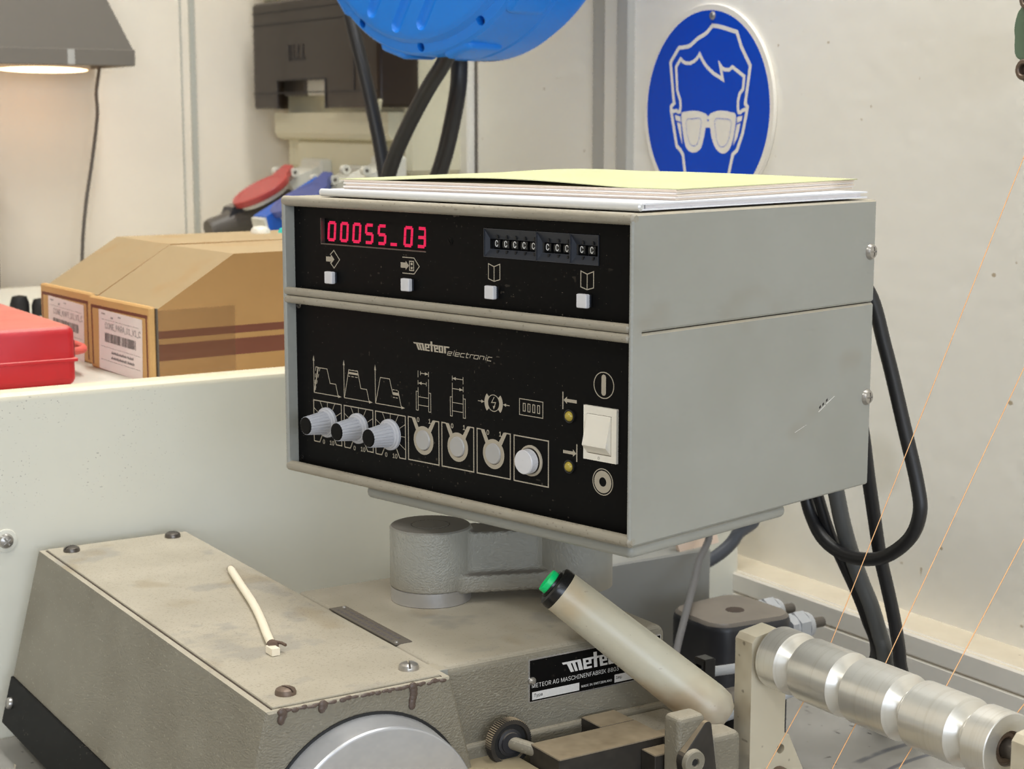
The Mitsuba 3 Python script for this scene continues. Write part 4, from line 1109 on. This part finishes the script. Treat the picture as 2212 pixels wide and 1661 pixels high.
Fs = []
for a, b in zip(edge, np.roll(edge, -1)):
    Fs += [(a, a + nT, b + nT), (a, b + nT, b)]
sheet = trimesh.Trimesh(np.vstack([top, top - [0, 0, 0.00045]]), np.vstack([Fq, Fq[:, ::-1] + nT, Fs]), process=False)
k = 'green_folder'
add(k, sheet, 'green_paper', 25, PFm)
lab(k, 'light green bulging folder cover lying on top of the catalogue', 'folder')

# ================================================================== the mandatory sign on the right wall
SGY, SGZ = 1.3098, 1.309
SGF = frame((XW - 0.0042, SGY, SGZ), (0, -1, 0), (1, 0, 0))
k = 'safety_sign'
m = lathe([(0, 0), (0.1, 0), (0.1, 0.0030), (0.0995, 0.0038), (0, 0.0038)], 128)
add(k + '__plate', at(m, '-x', (XW - 0.0004, SGY, SGZ)), 'sign_white', 30)
add(k + '__blue_field', art(mm(Point(0, 0).buffer(94.0, 48)), 0.0, 0.00012), 'sign_blue', fr=SGF)


def sm(pts, closed=True):
    q = np.array(pts, float)
    if closed:
        q = np.vstack([q[-1:], q, q[:2]])
        out = []
        for i in range(1, len(q) - 2):
            t = np.linspace(0, 1, 8, endpoint=False)[:, None]
            a, b, c, d = q[i - 1], q[i], q[i + 1], q[i + 2]
            out.append(0.5 * (2 * b + (c - a) * t + (2 * a - 5 * b + 4 * c - d) * t ** 2 + (3 * b - a - 3 * c + d) * t ** 3))
        return np.vstack(out)
    return spline(q, 8)[:, :2]


outer = [(-28.6, -69), (-34.5, -42.9), (-38.5, -38.8), (-44.5, -34.9), (-54.4, -0.1), (-54.5, 3.7), (-49.5, 7.0), (-50.7, 10.8), (-56.4, 46.6), (-43.3, 60.2), (-29.1, 60.9), (-24.5, 62.2), (-20.5, 64.4), (-13.7, 68.1), (-3.4, 71.5), (1.0, 73.6), (4.1, 75.9), (8.2, 79.2), (16, 78.4), (25.0, 76.6), (44.9, 71.6), (51.8, 57.9), (65.2, 40.2), (59.1, 5.6), (62.4, 2.5), (61.0, -3.7), (56.0, -22.2), (48.3, -37.8), (42.4, -41.5), (35.9, -63.2), (35.0, -69)]
inner = [(-53.5, 0.6), (-50.5, -1.0), (-45.4, -0.4), (-42.6, -2.0), (-40.4, -1.6), (-39.2, 3.1), (-39.9, 9.6), (-44.9, 18.8), (-47.3, 42.0), (-40.3, 49.4), (-36.5, 46.8), (-32.3, 45.4), (-25.2, 44.9), (-18.3, 46.9), (-14.0, 49.6), (-10.6, 53.2), (-6.2, 47.6), (-0.9, 42.3), (5, 38.2), (11.2, 34.5), (25.2, 28.6), (22.9, 36.1), (21.1, 41.8), (24.2, 39.0), (27.8, 37.6), (34.5, 37.2), (39.3, 39.8), (56.7, 30.7), (55.5, 19.0), (50.7, 14.9), (48.5, 7.7), (48.7, 0.5), (50.0, -2.4), (52.0, -2.6), (55.0, -0.8), (60.0, 0.6)]
head = unary_union([LineString(outer).buffer(1.9, 6, cap_style='flat', join_style='mitre', mitre_limit=3), LineString(inner).buffer(1.7, 6, cap_style='flat', join_style='mitre', mitre_limit=3)])
gl_ = Polygon(sm([(-37.6, -4.0), (-30.5, -1.4), (-17.0, -0.6), (-6.6, -1.9), (3.0, -5.6), (0.7, -16.2), (-2.4, -27.9), (-6.5, -36.5), (-14.2, -40.4), (-23.0, -40.0), (-30.2, -34.7), (-35.0, -20.7)]))
gr_ = Polygon(sm([(5.6, -5.2), (15.6, -1.4), (25.7, -0.7), (37.3, -2.0), (45.6, -5.0), (44.2, -20.2), (39.9, -32.7), (33.5, -39.6), (25.2, -40.8), (16.6, -36.2), (10.4, -26.7), (7.6, -16.2)]))
bridge = Polygon([(-2, -5.4), (4, -5.8), (10, -5.4), (9, -16.7), (-1.5, -16.7)]).difference(sbox(0.4, -10.6, 7.2, -8.9))
lens = [ring_.buffer(0.35).difference(ring_.buffer(-0.35)) for ring_ in (Polygon(sm([(-29.4, -9.9), (-20.3, -8.4), (-7.3, -8.8), (-7.8, -20.5), (-11.0, -31.2), (-17.9, -34.6), (-24.1, -31.4), (-28.4, -21.7)])), Polygon(sm([(15.0, -9.3), (25.9, -8.5), (38.4, -10.3), (37.6, -22.3), (33.3, -31.8), (25.0, -34.9), (19.0, -30.9), (16.2, -21.4)])))]
temples = [Polygon([(-48.0, -4.4), (-39.5, -6.1), (-38.8, -11.5), (-46.9, -9.3)]), Polygon([(-44.6, -11.6), (-38.6, -13.2), (-35.6, -33.0), (-38.6, -27.2)]), Polygon([(47.6, -6.7), (55.6, -5.5), (54.0, -10.3), (47.4, -12.4)]), Polygon([(47.3, -13.8), (52.9, -12.4), (48.9, -25.4), (42.6, -33.5)])]
goggles = unary_union([gl_, gr_, bridge])
white = unary_union([head.difference(goggles.buffer(1.2))] + temples + [goggles]).difference(unary_union(lens)).intersection(Point(0, 0).buffer(93.5, 32))
add(k + '__head_symbol', art(mm(white), -0.00012, 0.00012), 'sign_white', fr=SGF)
labels[k + '__head_symbol'] = {'label': 'white outline of a head wearing safety goggles'}
add(k + '__screw', at(lathe([(0, 0), (0.0042, 0), (0.0040, 0.0012), (0.0028, 0.0024), (0, 0.0026)], 24), '-x', (XW - 0.0040, SGY - 0.0088, SGZ + 0.0885)), 'steel', 30)
lab(k, 'round blue safety sign with a white head wearing goggles on the wall', 'sign')

# green cast clamp at the upper right
k = 'green_clamp'
gy, gz = 0.8145, 1.3335
GF = frame((0.925, gy, gz), (0, -1, 0), (1, 0, 0))
def clamp_part(name, pts, th, d):
    p_ = Polygon(sm(pts))
    a_ = tomani(ext(mm(p_), th - 0.0013)) + tomani(ext(mm(p_.buffer(-0.6)), th - 0.0004)) + tomani(ext(mm(p_.buffer(-1.3)), th))
    m = man(a_)
    m.apply_transform(FLIP)
    m.apply_translation((0, d + th, 0))
    add(k + name, m, 'green_bracket', 45, GF)
clamp_part('__flange', [(-5.5, -8.5), (-9, -1), (-9.5, 6), (-12, 14), (-15, 22), (-16, 28), (-14.5, 36), (-10.5, 43), (-9, 50), (-6, 57), (15, 60), (28, 40), (28, 0), (10, -9), (0, -9.8)], 0.009, 0.0)
clamp_part('__saddle', [(-9.5, 9), (-11, 27), (-8.5, 40), (3, 42), (8, 27), (4, 8)], 0.010, -0.0045)
clamp_part('__cap', [(2.5, 27), (5, 14), (10, 4), (22, 2), (22, 52), (10, 50), (5, 40)], 0.016, -0.0110)
for (a, b) in ((0.0, 0.0), (0.8, 47.0)):
    kk = num(k + '__bolt')
    add(kk, at(lathe([(0.0035, 0), (0.0072, 0), (0.0072, 0.0066), (0.0062, 0.0078), (0.0042, 0.0080), (0.0035, 0.0072), (0.0035, 0)], 32), '-y', (a / 1e3, 0.0005, b / 1e3)), 'bolt_brown', 30, GF)
    add(kk + '__hex_recess', at(lathe([(0, 0), (0.0036, 0), (0.0036, 0.0045), (0, 0.0045)], 6), '-y', (a / 1e3, 0.0005, b / 1e3)), 'bolt_dark', False, GF)
add(k + '__stem', at(lathe([(0, 0), (0.012, 0), (0.012, 0.112), (0, 0.112)], 28), 'x', (0.9325, gy - 0.012, gz + 0.025)), 'green_bracket', 35)
lab(k, 'green cast clamp with two brown socket bolts at the upper right edge', 'clamp')

# ================================================================== hose reel, its hoses, the wall distribution box
k = 'cable_reel'
th = math.radians(15)
RN = np.array([-math.cos(th), -math.sin(th), 0])
RH = np.array([math.sin(th), -math.cos(th), 0])
RC = np.array([0.7873, 1.4249, 1.5164])
RF = frame(RC, RH, -RN)
RB = 0.1565
front = tomani(at(lathe([(0, -0.005), (0.138, -0.004), (0.1425, -0.002), (0.1465, 0.0035), (0.1545, 0.0055), (0.1572, 0.009), (RB + 0.001, 0.020), (RB + 0.003, 0.060), (0, 0.060)], 120), 'y'))
def groove(u0, v0, u1, v1, r):
    a = manifold3d.Manifold.sphere(r, 16)
    return manifold3d.Manifold.batch_hull([a.translate((u0, -0.0072, v0)), a.translate((u1, -0.0072, v1))])
for (u0, v0, u1, v1) in ((-0.060, -0.1140, -0.006, -0.030), (-0.026, -0.1290, 0.036, -0.030), (0.008, -0.1280, 0.070, -0.030)):
    front = front - groove(u0, v0, u1, v1, 0.0072)
    
bolt_a = [math.radians(v) for v in (-123.5, -90.5, -59.0, -27, 5, 40, 80, 115, 150, 180, -152)]
for a in bolt_a:
    front = front - manifold3d.Manifold.cylinder(0.012, 0.0046, 0.0046, 20).rotate((-90, 0, 0)).translate((0.1490 * math.cos(a), 0.002, 0.1490 * math.sin(a)))
add(k + '__front_cover', man(front), 'reel_blue', 28, RF)
for a in bolt_a:
    add(k + '__bolt_hole', at(lathe([(0, 0), (0.0045, 0), (0.0045, 0.001), (0, 0.001)], 16), 'y', (0.1490 * math.cos(a), 0.0125, 0.1490 * math.sin(a))), 'reel_dark', False, RF)
for a in np.radians([-107, -75, -43, -140, -10, 25, 60, 100, 133, 165]):
    add(k + '__lug', man(manifold3d.Manifold.batch_hull([manifold3d.Manifold.sphere(0.006, 10).translate(((RB + 0.0005) * math.cos(a + s_), d_, (RB + 0.0005) * math.sin(a + s_))) for s_ in (-0.08, 0.08) for d_ in (0.014, 0.05)])), 'reel_blue', 35, RF)
add(k + '__rear_cover', at(lathe([(0, 0.060), (RB + 0.002, 0.060), (RB + 0.004, 0.063), (RB + 0.004, 0.096), (RB - 0.004, 0.112), (0.11, 0.118), (0, 0.118)], 120), 'y'), 'reel_blue', 28, RF)
add(k + '__wall_bracket', bx(-0.03, 0.03, 0.117, 0.225, -0.09, 0.09, 0.004), 'dark_grey_plastic', False, RF)
lab(k, 'round bright blue cable reel housing hanging at the top edge', 'cable reel')
# hoses under the reel
hose = [('hose', [(0.86, 1.719, 1.43), (0.86, 1.7037, 1.399), (0.86, 1.686, 1.364), (0.86, 1.6652, 1.3213), (0.86, 1.647, 1.2794), (0.86, 1.635, 1.244), (0.86, 1.627, 1.22), (0.86, 1.615, 1.17), (0.86, 1.60, 1.11)], 0.0075, 'black hose leaving the reel at its left edge'),
        ('hose', [(0.825, 1.420, 1.375), (0.822, 1.440, 1.352), (0.82, 1.462, 1.333), (0.82, 1.497, 1.303), (0.82, 1.530, 1.270), (0.82, 1.552, 1.240), (0.82, 1.566, 1.21), (0.82, 1.575, 1.15), (0.82, 1.58, 1.11)], 0.0078, 'black hose slanting left below the middle of the reel'),
        ('hose', [(0.86, 1.474, 1.385), (0.86, 1.474, 1.357), (0.86, 1.4765, 1.331), (0.86, 1.488, 1.299), (0.86, 1.503, 1.267), (0.86, 1.521, 1.239), (0.86, 1.545, 1.205), (0.86, 1.56, 1.15), (0.86, 1.565, 1.11)], 0.0085, 'black hose hanging at the right below the reel')]
for n_, pts, r, l_ in hose:
    k = num(n_)
    add(k, tube(spline(pts, 10), r, 16), 'black_rubber', True)
    lab(k, l_, 'hose')

k = 'distribution_box'
FX = 0.94
add(k + '__back_box', bx(FX + 0.02, XW, 1.765, 2.100, 1.235, 1.56, 0.006), 'ebox_beige')
lowp = Polygon([(0, 1.3085), (0, 1.2830), (0.004, 1.2770), (0.012, 1.2740), (0.10, 1.2740), (0.10, 1.3085)])
m = ext(affinity.translate(lowp, FX - 0.001, 0), 0.318)
m.apply_transform(np.array([[1, 0, 0, 0], [0, 0, -1, 2.0925], [0, 1, 0, 0], [0, 0, 0, 1.0]]))
add(k + '__upper_housing', bx(FX - 0.012, XW, 1.762, 2.104, 1.4495, 1.62, 0.004), 'ebox_beige')
add(k + '__apron', m, 'ebox_beige', 25)
add(k + '__socket_panel', bx(FX + 0.012, FX + 0.10, 1.815, 2.052, 1.12, 1.2742, 0.003), 'ebox_beige')
cv = rbx(FX - 0.024, FX + 0.03, 1.752, 2.108, 1.3125, 1.449, 0.006, 16, mani=True) - bx(FX - 0.0215, FX + 0.04, 1.7545, 2.1055, 1.305, 1.4465, mani=True) - bx(FX - 0.05, FX, 1.892, 2.027, 1.30, 1.348, mani=True)
add(k + '__smoky_cover', man(cv), 'smoky', 30)
labels[k + '__smoky_cover'] = {'label': 'translucent smoky brown hinged cover'}
add(k + '__cover_rim', cat(bx(FX - 0.0255, FX - 0.0235, 1.756, 2.104, 1.4190, 1.4205), bx(FX - 0.0255, FX - 0.0235, 1.756, 2.104, 1.3325, 1.3340), bx(FX - 0.0255, FX - 0.0235, 1.756, 2.104, 1.4345, 1.4355),
                            bx(FX - 0.0255, FX - 0.0235, 2.0275, 2.0295, 1.3135, 1.3495), bx(FX - 0.0255, FX - 0.0235, 1.8900, 2.0290, 1.3485, 1.3500), bx(FX - 0.0255, FX - 0.0235, 1.8885, 1.8905, 1.3135, 1.3495),
                            bx(FX - 0.0252, FX - 0.0238, 1.812, 1.814, 1.334, 1.419)), 'ink_black')
add(k + '__lettering', art(mm(unary_union([sbox(u, 0, u + w, h_) for u, w, h_ in ((0, 3.5, 20), (6, 3, 20), (15, 3, 20), (18, 6, 4), (18, 6, 20 - 16), (26, 8, 3), (28, 3, 20), (38, 10, 4), (41, 4, 20))])), 0, 0.0006), 'ink_black',
    fr=frame((FX - 0.0242, 1.995, 1.3725), (0, -1, 0), (1, 0, 0)))
for i in range(4):
    add(k + '__breaker', bx(FX + 0.0, FX + 0.02, 1.79 + 0.070 * i, 1.855 + 0.070 * i, 1.33, 1.40, 0.002), 'dark_grey_plastic' if i % 2 else 'socket_white')
add(k + '__latch', tube([(FX - 0.026, 1.745, 1.322), (FX - 0.020, 1.767, 1.299), (FX - 0.010, 1.782, 1.282)], 0.0028, 10), 'ebox_beige', True)
add(k + '__thin_cable', tube([(FX + 0.006, 1.800, 1.275), (FX + 0.004, 1.798, 1.24), (FX + 0.004, 1.797, 1.17)], 0.0026, 10), 'socket_white', True)
# sockets with flaps: a frame (toward the room, along the wall, up)
def socket(y, z, flap, label, open_):
    kk = num('wall_socket')
    add(kk + '__mount', bx(FX - 0.004, FX + 0.014, y - 0.030, y + 0.030, z - 0.058, z + 0.012, 0.003), 'socket_white')
    add(kk + '__body', hull([(FX - 0.002, y - 0.027, z + 0.004), (FX - 0.002, y + 0.027, z + 0.004), (FX - 0.002, y - 0.027, z - 0.05), (FX - 0.002, y + 0.027, z - 0.05),
                             (FX - 0.036, y - 0.022, z - 0.010), (FX - 0.036, y + 0.022, z - 0.010), (FX - 0.026, y - 0.022, z - 0.05), (FX - 0.026, y + 0.022, z - 0.05), (FX - 0.042, y - 0.020, z - 0.016), (FX - 0.042, y + 0.020, z - 0.016)]), 'socket_white')
    for s_ in (-1, 1):
        add(kk + '__ear', at(lathe([(0, 0), (0.0055, 0), (0.0055, 0.008), (0, 0.008)], 24), '-y', (FX - 0.039, y + s_ * 0.026 + 0.004, z - 0.004)), 'socket_white', 30)
        add(kk + '__pin', at(lathe([(0, 0), (0.0022, 0), (0.0022, 0.0002), (0, 0.0002)], 14), '-y', (FX - 0.039, y + s_ * 0.026 - 0.0041, z - 0.004)), 'dark_grey_plastic')
    if not open_:
        lab(kk, label, 'socket')
        return
    nrm = np.array([-0.48, 0, 0.875])
    c = np.array([FX - 0.086, y - 0.030, z - 0.0235])
    disc = at(lathe([(0, -0.006), (0.0365, -0.006), (0.0375, -0.004), (0.0375, 0.001), (0.0365, 0.002), (0.029, 0.0024), (0.0285, 0.0018), (0, 0.0018)], 56), nrm, c)
    add(kk + '__flap', disc, flap, 30)
    t_ = np.array([0.875, 0, 0.48])
    arm_ = [c + t_ * a + np.array([0, b, 0]) + nrm * h_ for a, b in ((0.026, -0.020), (0.026, 0.020), (0.056, 0.010), (0.056, 0.034)) for h_ in (-0.005, 0.002)]
    add(kk + '__hinge', hull(arm_), flap)
    add(kk + '__liner', at(lathe([(0, 0), (0.031, 0), (0.031, 0.006), (0, 0.006)], 40), -nrm, c - nrm * 0.006), 'socket_white', 30)
    lab(kk, label, 'socket')
socket(1.980, 1.239, 'flap_red', 'wall socket with an open round red flap', True)
socket(1.868, 1.233, 'flap_blue', 'wall socket with an open blue flap right of the red one', True)
socket(1.785, 1.246, 'flap_blue', 'wall socket partly hidden by the papers on the control box', False)
lab(k, 'beige electrical distribution box with smoky brown cover on the wall left of the hoses', 'electrical box')
# plugs
k = 'black_plug'
Q0, Q1 = np.array([0.792, 1.9680, 1.1655]), np.array([0.905, 1.9750, 1.1950])
dq = (Q1 - Q0) / np.linalg.norm(Q1 - Q0)
Lq = float(np.linalg.norm(Q1 - Q0))
add(k + '__body', at(lathe([(0, 0), (0.0125, 0), (0.0140, 0.004), (0.0145, 0.022), (0.0170, 0.030), (0.0180, 0.060), (0.0165, 0.085), (0.0185, 0.090), (0.0185, Lq + 0.01), (0, Lq + 0.01)], 32), dq, Q0), 'dark_grey_plastic', 35)
cr = np.cross(dq, [0, 0, 1]); cr /= np.linalg.norm(cr)
nu = np.cross(cr, dq)
add(k + '__clamp', hull([Q0 + dq * a + cr * b + nu * c_ for a, c_ in ((0.026, 0.010), (0.034, 0.0205), (0.056, 0.0220), (0.070, 0.012)) for b in (-0.013, 0.013)]), 'dusty_black')
add(k + '__screw', at(lathe([(0, 0), (0.004, 0), (0.003, 0.0015), (0, 0.002)], 16), -cr * 0.5 + nu * 0.86, Q0 + dq * 0.056 - cr * 0.006 + nu * 0.0212), 'steel', 30)
add(k + '__cable_entry', at(lathe([(0, 0), (0.0055, 0), (0.0055, 0.0012), (0, 0.0012)], 20), -cr, Q0 + dq * 0.015 - cr * 0.0145), 'matt_black')
lab(k, 'dark grey industrial plug under the red flap behind the cardboard boxes', 'plug')
k = 'blue_connector'
K0 = np.array([0.81, 1.8790, 1.1860])
va, vb, vc = np.array([0, -0.036, 0.0]), np.array([0.085, 0, 0.046]), np.array([0.007, 0, -0.032])
add(k + '__shell', hull([K0 + va * a + vb * b + vc * c for a in (0, 1) for b in (0.04, 1) for c in (0, 1)]), 'connector_blue')
add(k + '__face', hull([K0 + va * a + vb * b + vc * c for a in (0.0, 1.0) for b in (0, 0.04) for c in (0.04, 1)]), 'socket_white')
lab(k, 'blue plug housing with cream front face beside the dark grey plug', 'plug')

# ================================================================== extraction hood with lamp on the far wall
k = 'extraction_hood'
hx1_, hy0, hz0, hz1 = 0.7180, 2.00, 1.3631, 1.3827
add(k + '__rim', cat(bx(-0.35, hx1_, hy0, hy0 + 0.006, hz0, hz1, 0.001), bx(hx1_ - 0.006, hx1_, hy0, YF, hz0, hz1, 0.001), bx(-0.35, -0.344, hy0, YF, hz0, hz1, 0.001)), 'hood_grey')
add(k + '__rim_joint', bx(0.6355, 0.6440, hy0 - 0.0008, hy0, hz0 + 0.001, hz1 - 0.001), 'joint_grey')
H_ = 0.75
add(k + '__canopy', hull([(-0.35, hy0 + 0.002, hz1), (hx1_ - 0.002, hy0 + 0.002, hz1), (-0.35, YF - 0.002, hz1), (hx1_ - 0.002, YF - 0.002, hz1),
                           (-0.15, hy0 + 0.14 * H_, hz1 + H_), (hx1_ - 0.47 * H_, hy0 + 0.14 * H_, hz1 + H_), (-0.15, YF - 0.002, hz1 + H_), (hx1_ - 0.47 * H_, YF - 0.002, hz1 + H_)]), 'hood_grey')
kl = num(k + '__lamp')
lm = man(manifold3d.Manifold.sphere(1.0, 24).scale((0.055, 0.018, 0.0038)))
lm.apply_translation((0.6245, 2.06, 1.3590))
scene[kl] = mikit.ply(lm, 'mat_white_warm', smooth=True)
scene[kl]['emitter'] = {'type': 'area', 'radiance': rgb((8.0, 4.3, 2.0))}
labels[kl] = {'label': 'glowing warm lamp under the hood rim'}
add(k + '__underside', bx(-0.345, hx1_ - 0.005, hy0 + 0.005, YF - 0.002, hz1 - 0.004, hz1), 'hood_grey')
lab(k, 'grey sheet metal extraction hood with a glowing warm lamp at upper left', 'hood')
k = num('power_cord')
add(k, tube(spline([(0.7060, 2.10, 1.3780), (0.7065, 2.10, 1.362), (0.7019, 2.10, 1.333), (0.702, 2.10, 1.3046), (0.6941, 2.10, 1.2532), (0.6844, 2.10, 1.2016), (0.6787, 2.10, 1.1613), (0.676, 2.10, 1.130), (0.672, 2.095, 1.098)], 10), 0.0022, 8), 'dark_grey_plastic', True)
lab(k, 'thin dark cord hanging from the hood down the far wall', 'cord')
k = 'grey_panel'
add(k, bx(0.20, 0.5690, 2.085, 2.115, 1.0952, 1.234, 0.002), 'hood_grey')
lab(k, 'grey board standing on the shelf at the left edge of the frame', 'board')
for i, (x, y, r) in enumerate(((0.510, 1.80, 0.0100), (0.5285, 1.79, 0.0085))):
    k = num('rubber_plug')
    add(k, at(lathe([(0, 0), (r, 0), (r * 1.02, r * 1.2), (r * 0.75, r * 2.0), (0, r * 2.15)], 28), 'z', (x, y, 1.0951)), 'matt_black', 35)
    lab(k, ('black rounded rubber plug on the shelf behind the red case, the taller one', 'low black rubber plug on the shelf between red case and cardboard box')[i], 'rubber plug')

# ================================================================== cardboard bin boxes on the shelf
SZ = 1.0952
LW = 0.1172


def carton(name, near, d_, text, label):
    d_ = np.array([d_[0], d_[1], 0.0]); d_ /= np.linalg.norm(d_)
    s_ = np.array([d_[1], -d_[0], 0.0])
    M = frame((near[0], near[1], SZ), s_, d_)              # x along the side, y across the front, z up
    k = num(name)
    prof = Polygon([(0.006, 0), (0.006, 0.0575), (0.0745, 0.0985), (0.255, 0.0985), (0.255, 0)])
    m = ext(prof, LW)
    m.apply_transform(np.array([[1, 0, 0, 0], [0, 0, -1, LW], [0, 1, 0, 0], [0, 0, 0, 1.0]]))
    add(k + '__body', m, 'cardboard', fr=M)
    add(k + '__front_flap', cat(bx(0, 0.0056, 0.0008, LW - 0.0006, 0, 0.0600, 0.0014)), 'card_edge', fr=M)
    FF = M @ frame((0, LW, 0), (0, -1, 0), (1, 0, 0))       # the front: h from the far end to the near corner
    fp = unary_union([sbox(4, 50.5, 113, 53.2), sbox(4, 3, 6.5, 50.5), sbox(109.5, 3, 112, 50.5)])
    add(k + '__front_print', art(mm(fp), 0, 0.00012), 'brown_print', fr=FF)
    lb = Polygon([(15.5, 50.5), (97.0, 49.5), (105.5, 0.3), (23.5, 3.0)]) if not text.startswith('K') else Polygon([(13.5, 50.0), (96.0, 50.0), (101.0, 1.0), (18.0, 1.0)])
    lb = sbox(18, 0.8, 101, 50.4)
    FL = FF @ np.array([[1, 0, 0.05, 0], [0, 1, 0, 0], [-0.02, 0, 1, 0.0006], [0, 0, 0, 1.0]])
    add(k + '__label', art(mm(lb), -0.00016, 0.0002), 'label_paper', fr=FL)
    add(k + '__label__lettering', textart('CONE_' + text + '_01_V1_C', 0.0050, -0.00042, 0.0001, (0.0300, 0.0355), False, 0, 0.94), 'ink_grey', fr=FL)
    r3 = np.random.default_rng(11 if text[0] == 'P' else 12)
    bars, u = [], 30.0
    while u < 88:
        w = r3.choice([0.6, 0.6, 1.1, 1.7])
        bars.append(sbox(u, 24.5, min(u + w, 89), 32.0)); u += w + r3.choice([0.6, 0.8, 1.4])
    add(k + '__label__barcode', art(mm(unary_union(bars)), -0.00042, 0.0001), 'ink_black', fr=FL)
    rules = [sbox(22, 42.6, 96, 42.9), sbox(22, 20.0, 98, 20.3), sbox(22, 9.0, 98, 9.3)]
    small = [sbox(24 + i * 1.4, 46.8, 25 + i * 1.4, 47.9) for i in range(5)] + [sbox(42 + i * 1.5, 44.6, 43 + i * 1.5, 46.0) for i in range(3)] + [sbox(56 + i * 1.4, 46.8, 57 + i * 1.4, 47.7) for i in range(4)]
    for v, n_ in ((15.6, 26), (11.4, 27)):
        small += [sbox(42 + 1.65 * i, v, 43.2 + 1.65 * i, v + 1.3 + 0.5 * ((i * 5) % 3)) for i in range(n_) if i != 18]
    add(k + '__label__small_print', art(mm(unary_union(rules + small)), -0.00042, 0.0001), 'ink_grey', fr=FL)
    # brown stripes and tape on the long side
    SD = M
    add(k + '__side_print', art(mm(unary_union([sbox(6.2, 34.4, 254, 40.6), sbox(6.2, 16.9, 254, 30.0)])), 0.0, 0.00012), 'brown_print', fr=SD)
    add(k + '__tape', art(mm(sbox(6.3, 1, 74, 57.0)), -0.0002, 0.00006), 'clear_tape', fr=SD)
    add(k + '__corner_gap', bx(0.0057, 0.0068, -0.0004, 0.004, 0, 0.0585), 'dark_card', fr=SD)
    lab(k, label, 'cardboard box')


carton('cardboard_bin', (0.4610, 1.2713), (-0.0856, 0.9963), 'PARA', 'brown slope-topped cardboard box nearer the shelf edge with striped side and white label')
carton('cardboard_bin', (0.4560, 1.4010), (-0.060, 0.998), 'KAPT', 'brown slope-topped cardboard box behind the striped one, its label partly hidden by the red case')
k = 'white_cap'
add(k, at(lathe([(0, 0), (0.0095, 0), (0.0088, 0.0035), (0.006, 0.0062), (0, 0.0068)], 28), 'z', (0.6560, 1.500, 1.1937)), 'white_warm', 40)
lab(k, 'small white rounded cap lying on the rear cardboard box', 'cap')
k = 'teal_clip'
add(k, hull([(0.672, 1.496, 1.1937), (0.672, 1.480, 1.1937), (0.72, 1.496, 1.1937), (0.72, 1.480, 1.1937), (0.674, 1.496, 1.1975), (0.674, 1.480, 1.1975), (0.72, 1.496, 1.2110), (0.72, 1.480, 1.2110)]), 'teal_plastic')
lab(k, 'small turquoise plastic wedge on the rear cardboard box', 'clip')

# ================================================================== red metal case
k = 'red_case'
RX1, RY0, RZ0 = 0.4085, 1.2925, SZ
zs = RZ0 + 0.0195
top_z = 1.1425
def case_half(z0, z1, r):
    return rbx(0.05, RX1, RY0, 1.515, z0, z1, r, 20, mani=True)
lidm = man(case_half(RZ0 + 0.002, top_z, 0.0065) ^ bx(0, 1, 1, 2, zs + 0.0008, 2, mani=True))
basem = man(case_half(RZ0, top_z, 0.0065) ^ bx(0, 1, 1, 2, 0, zs - 0.0004, mani=True))
add(k + '__lid', lidm, 'red_case', 35)
add(k + '__base', basem, 'red_case', 35)
add(k + '__seam_rim', bx(0.049, RX1 + 0.0010, RY0 - 0.0010, 1.516, zs - 0.0004, zs + 0.0024, 0.0006), 'red_case', 35)
hp = [(RX1 - 0.001, 1.335, 1.1165), (RX1 + 0.014, 1.335, 1.1165), (RX1 + 0.0225, 1.345, 1.1170), (RX1 + 0.0245, 1.375, 1.1170), (RX1 + 0.0225, 1.415, 1.1170), (RX1 + 0.014, 1.425, 1.1165), (RX1 - 0.001, 1.425, 1.1165)]
add(k + '__handle', tube(spline(hp, 6), 0.0032, 10), 'red_handle', True)
add(k + '__latch', cat(bx(RX1 - 0.001, RX1 + 0.0075, 1.318, 1.334, 1.1100, 1.1290, 0.002), at(lathe([(0, 0), (0.013, 0), (0.012, 0.006), (0.008, 0.0115), (0, 0.013)], 24), 'x', (RX1, 1.350, 1.1240))), 'dark_red', 30)
lab(k, 'red metal case with worn top lying on the shelf at the left edge', 'case')

# ================================================================== white tube offcut on the headstock cover
k = 'wire_offcut'
wz = lidz + 0.0026
wp = spline([(0.4335, 1.0538, wz), (0.4240, 1.0150, wz), (0.4135, 0.9712, wz), (0.4040, 0.9370, wz), (0.3940, 0.9050, wz), (0.3865, 0.8800, wz)], 8)
add(k + '__sheath', tube(wp, 0.0026, 14), 'wire_white', True)
add(k + '__burnt_end', cat(at(lathe([(0, 0), (0.0034, 0), (0.0037, 0.002), (0.0032, 0.0055), (0, 0.0055)], 14), (-0.29, -0.957, 0), (0.3868, 0.8812, wz + 0.0006)), tube([(0.3870, 0.8800, wz + 0.003), (0.3905, 0.8760, wz + 0.0025), (0.3915, 0.8725, wz + 0.0020)], 0.0009, 8)), 'burnt', 30)
add(k + '__tip', hull([(0.3840 + a, 0.8755 + b, wz + c - 0.0005) for a in (-0.0025, 0.0025) for b in (-0.006, 0.003) for c in (-0.0018, 0.0024)]), 'wire_white')
lab(k, 'short white cable offcut with a burnt end lying on the headstock cover', 'cable offcut')
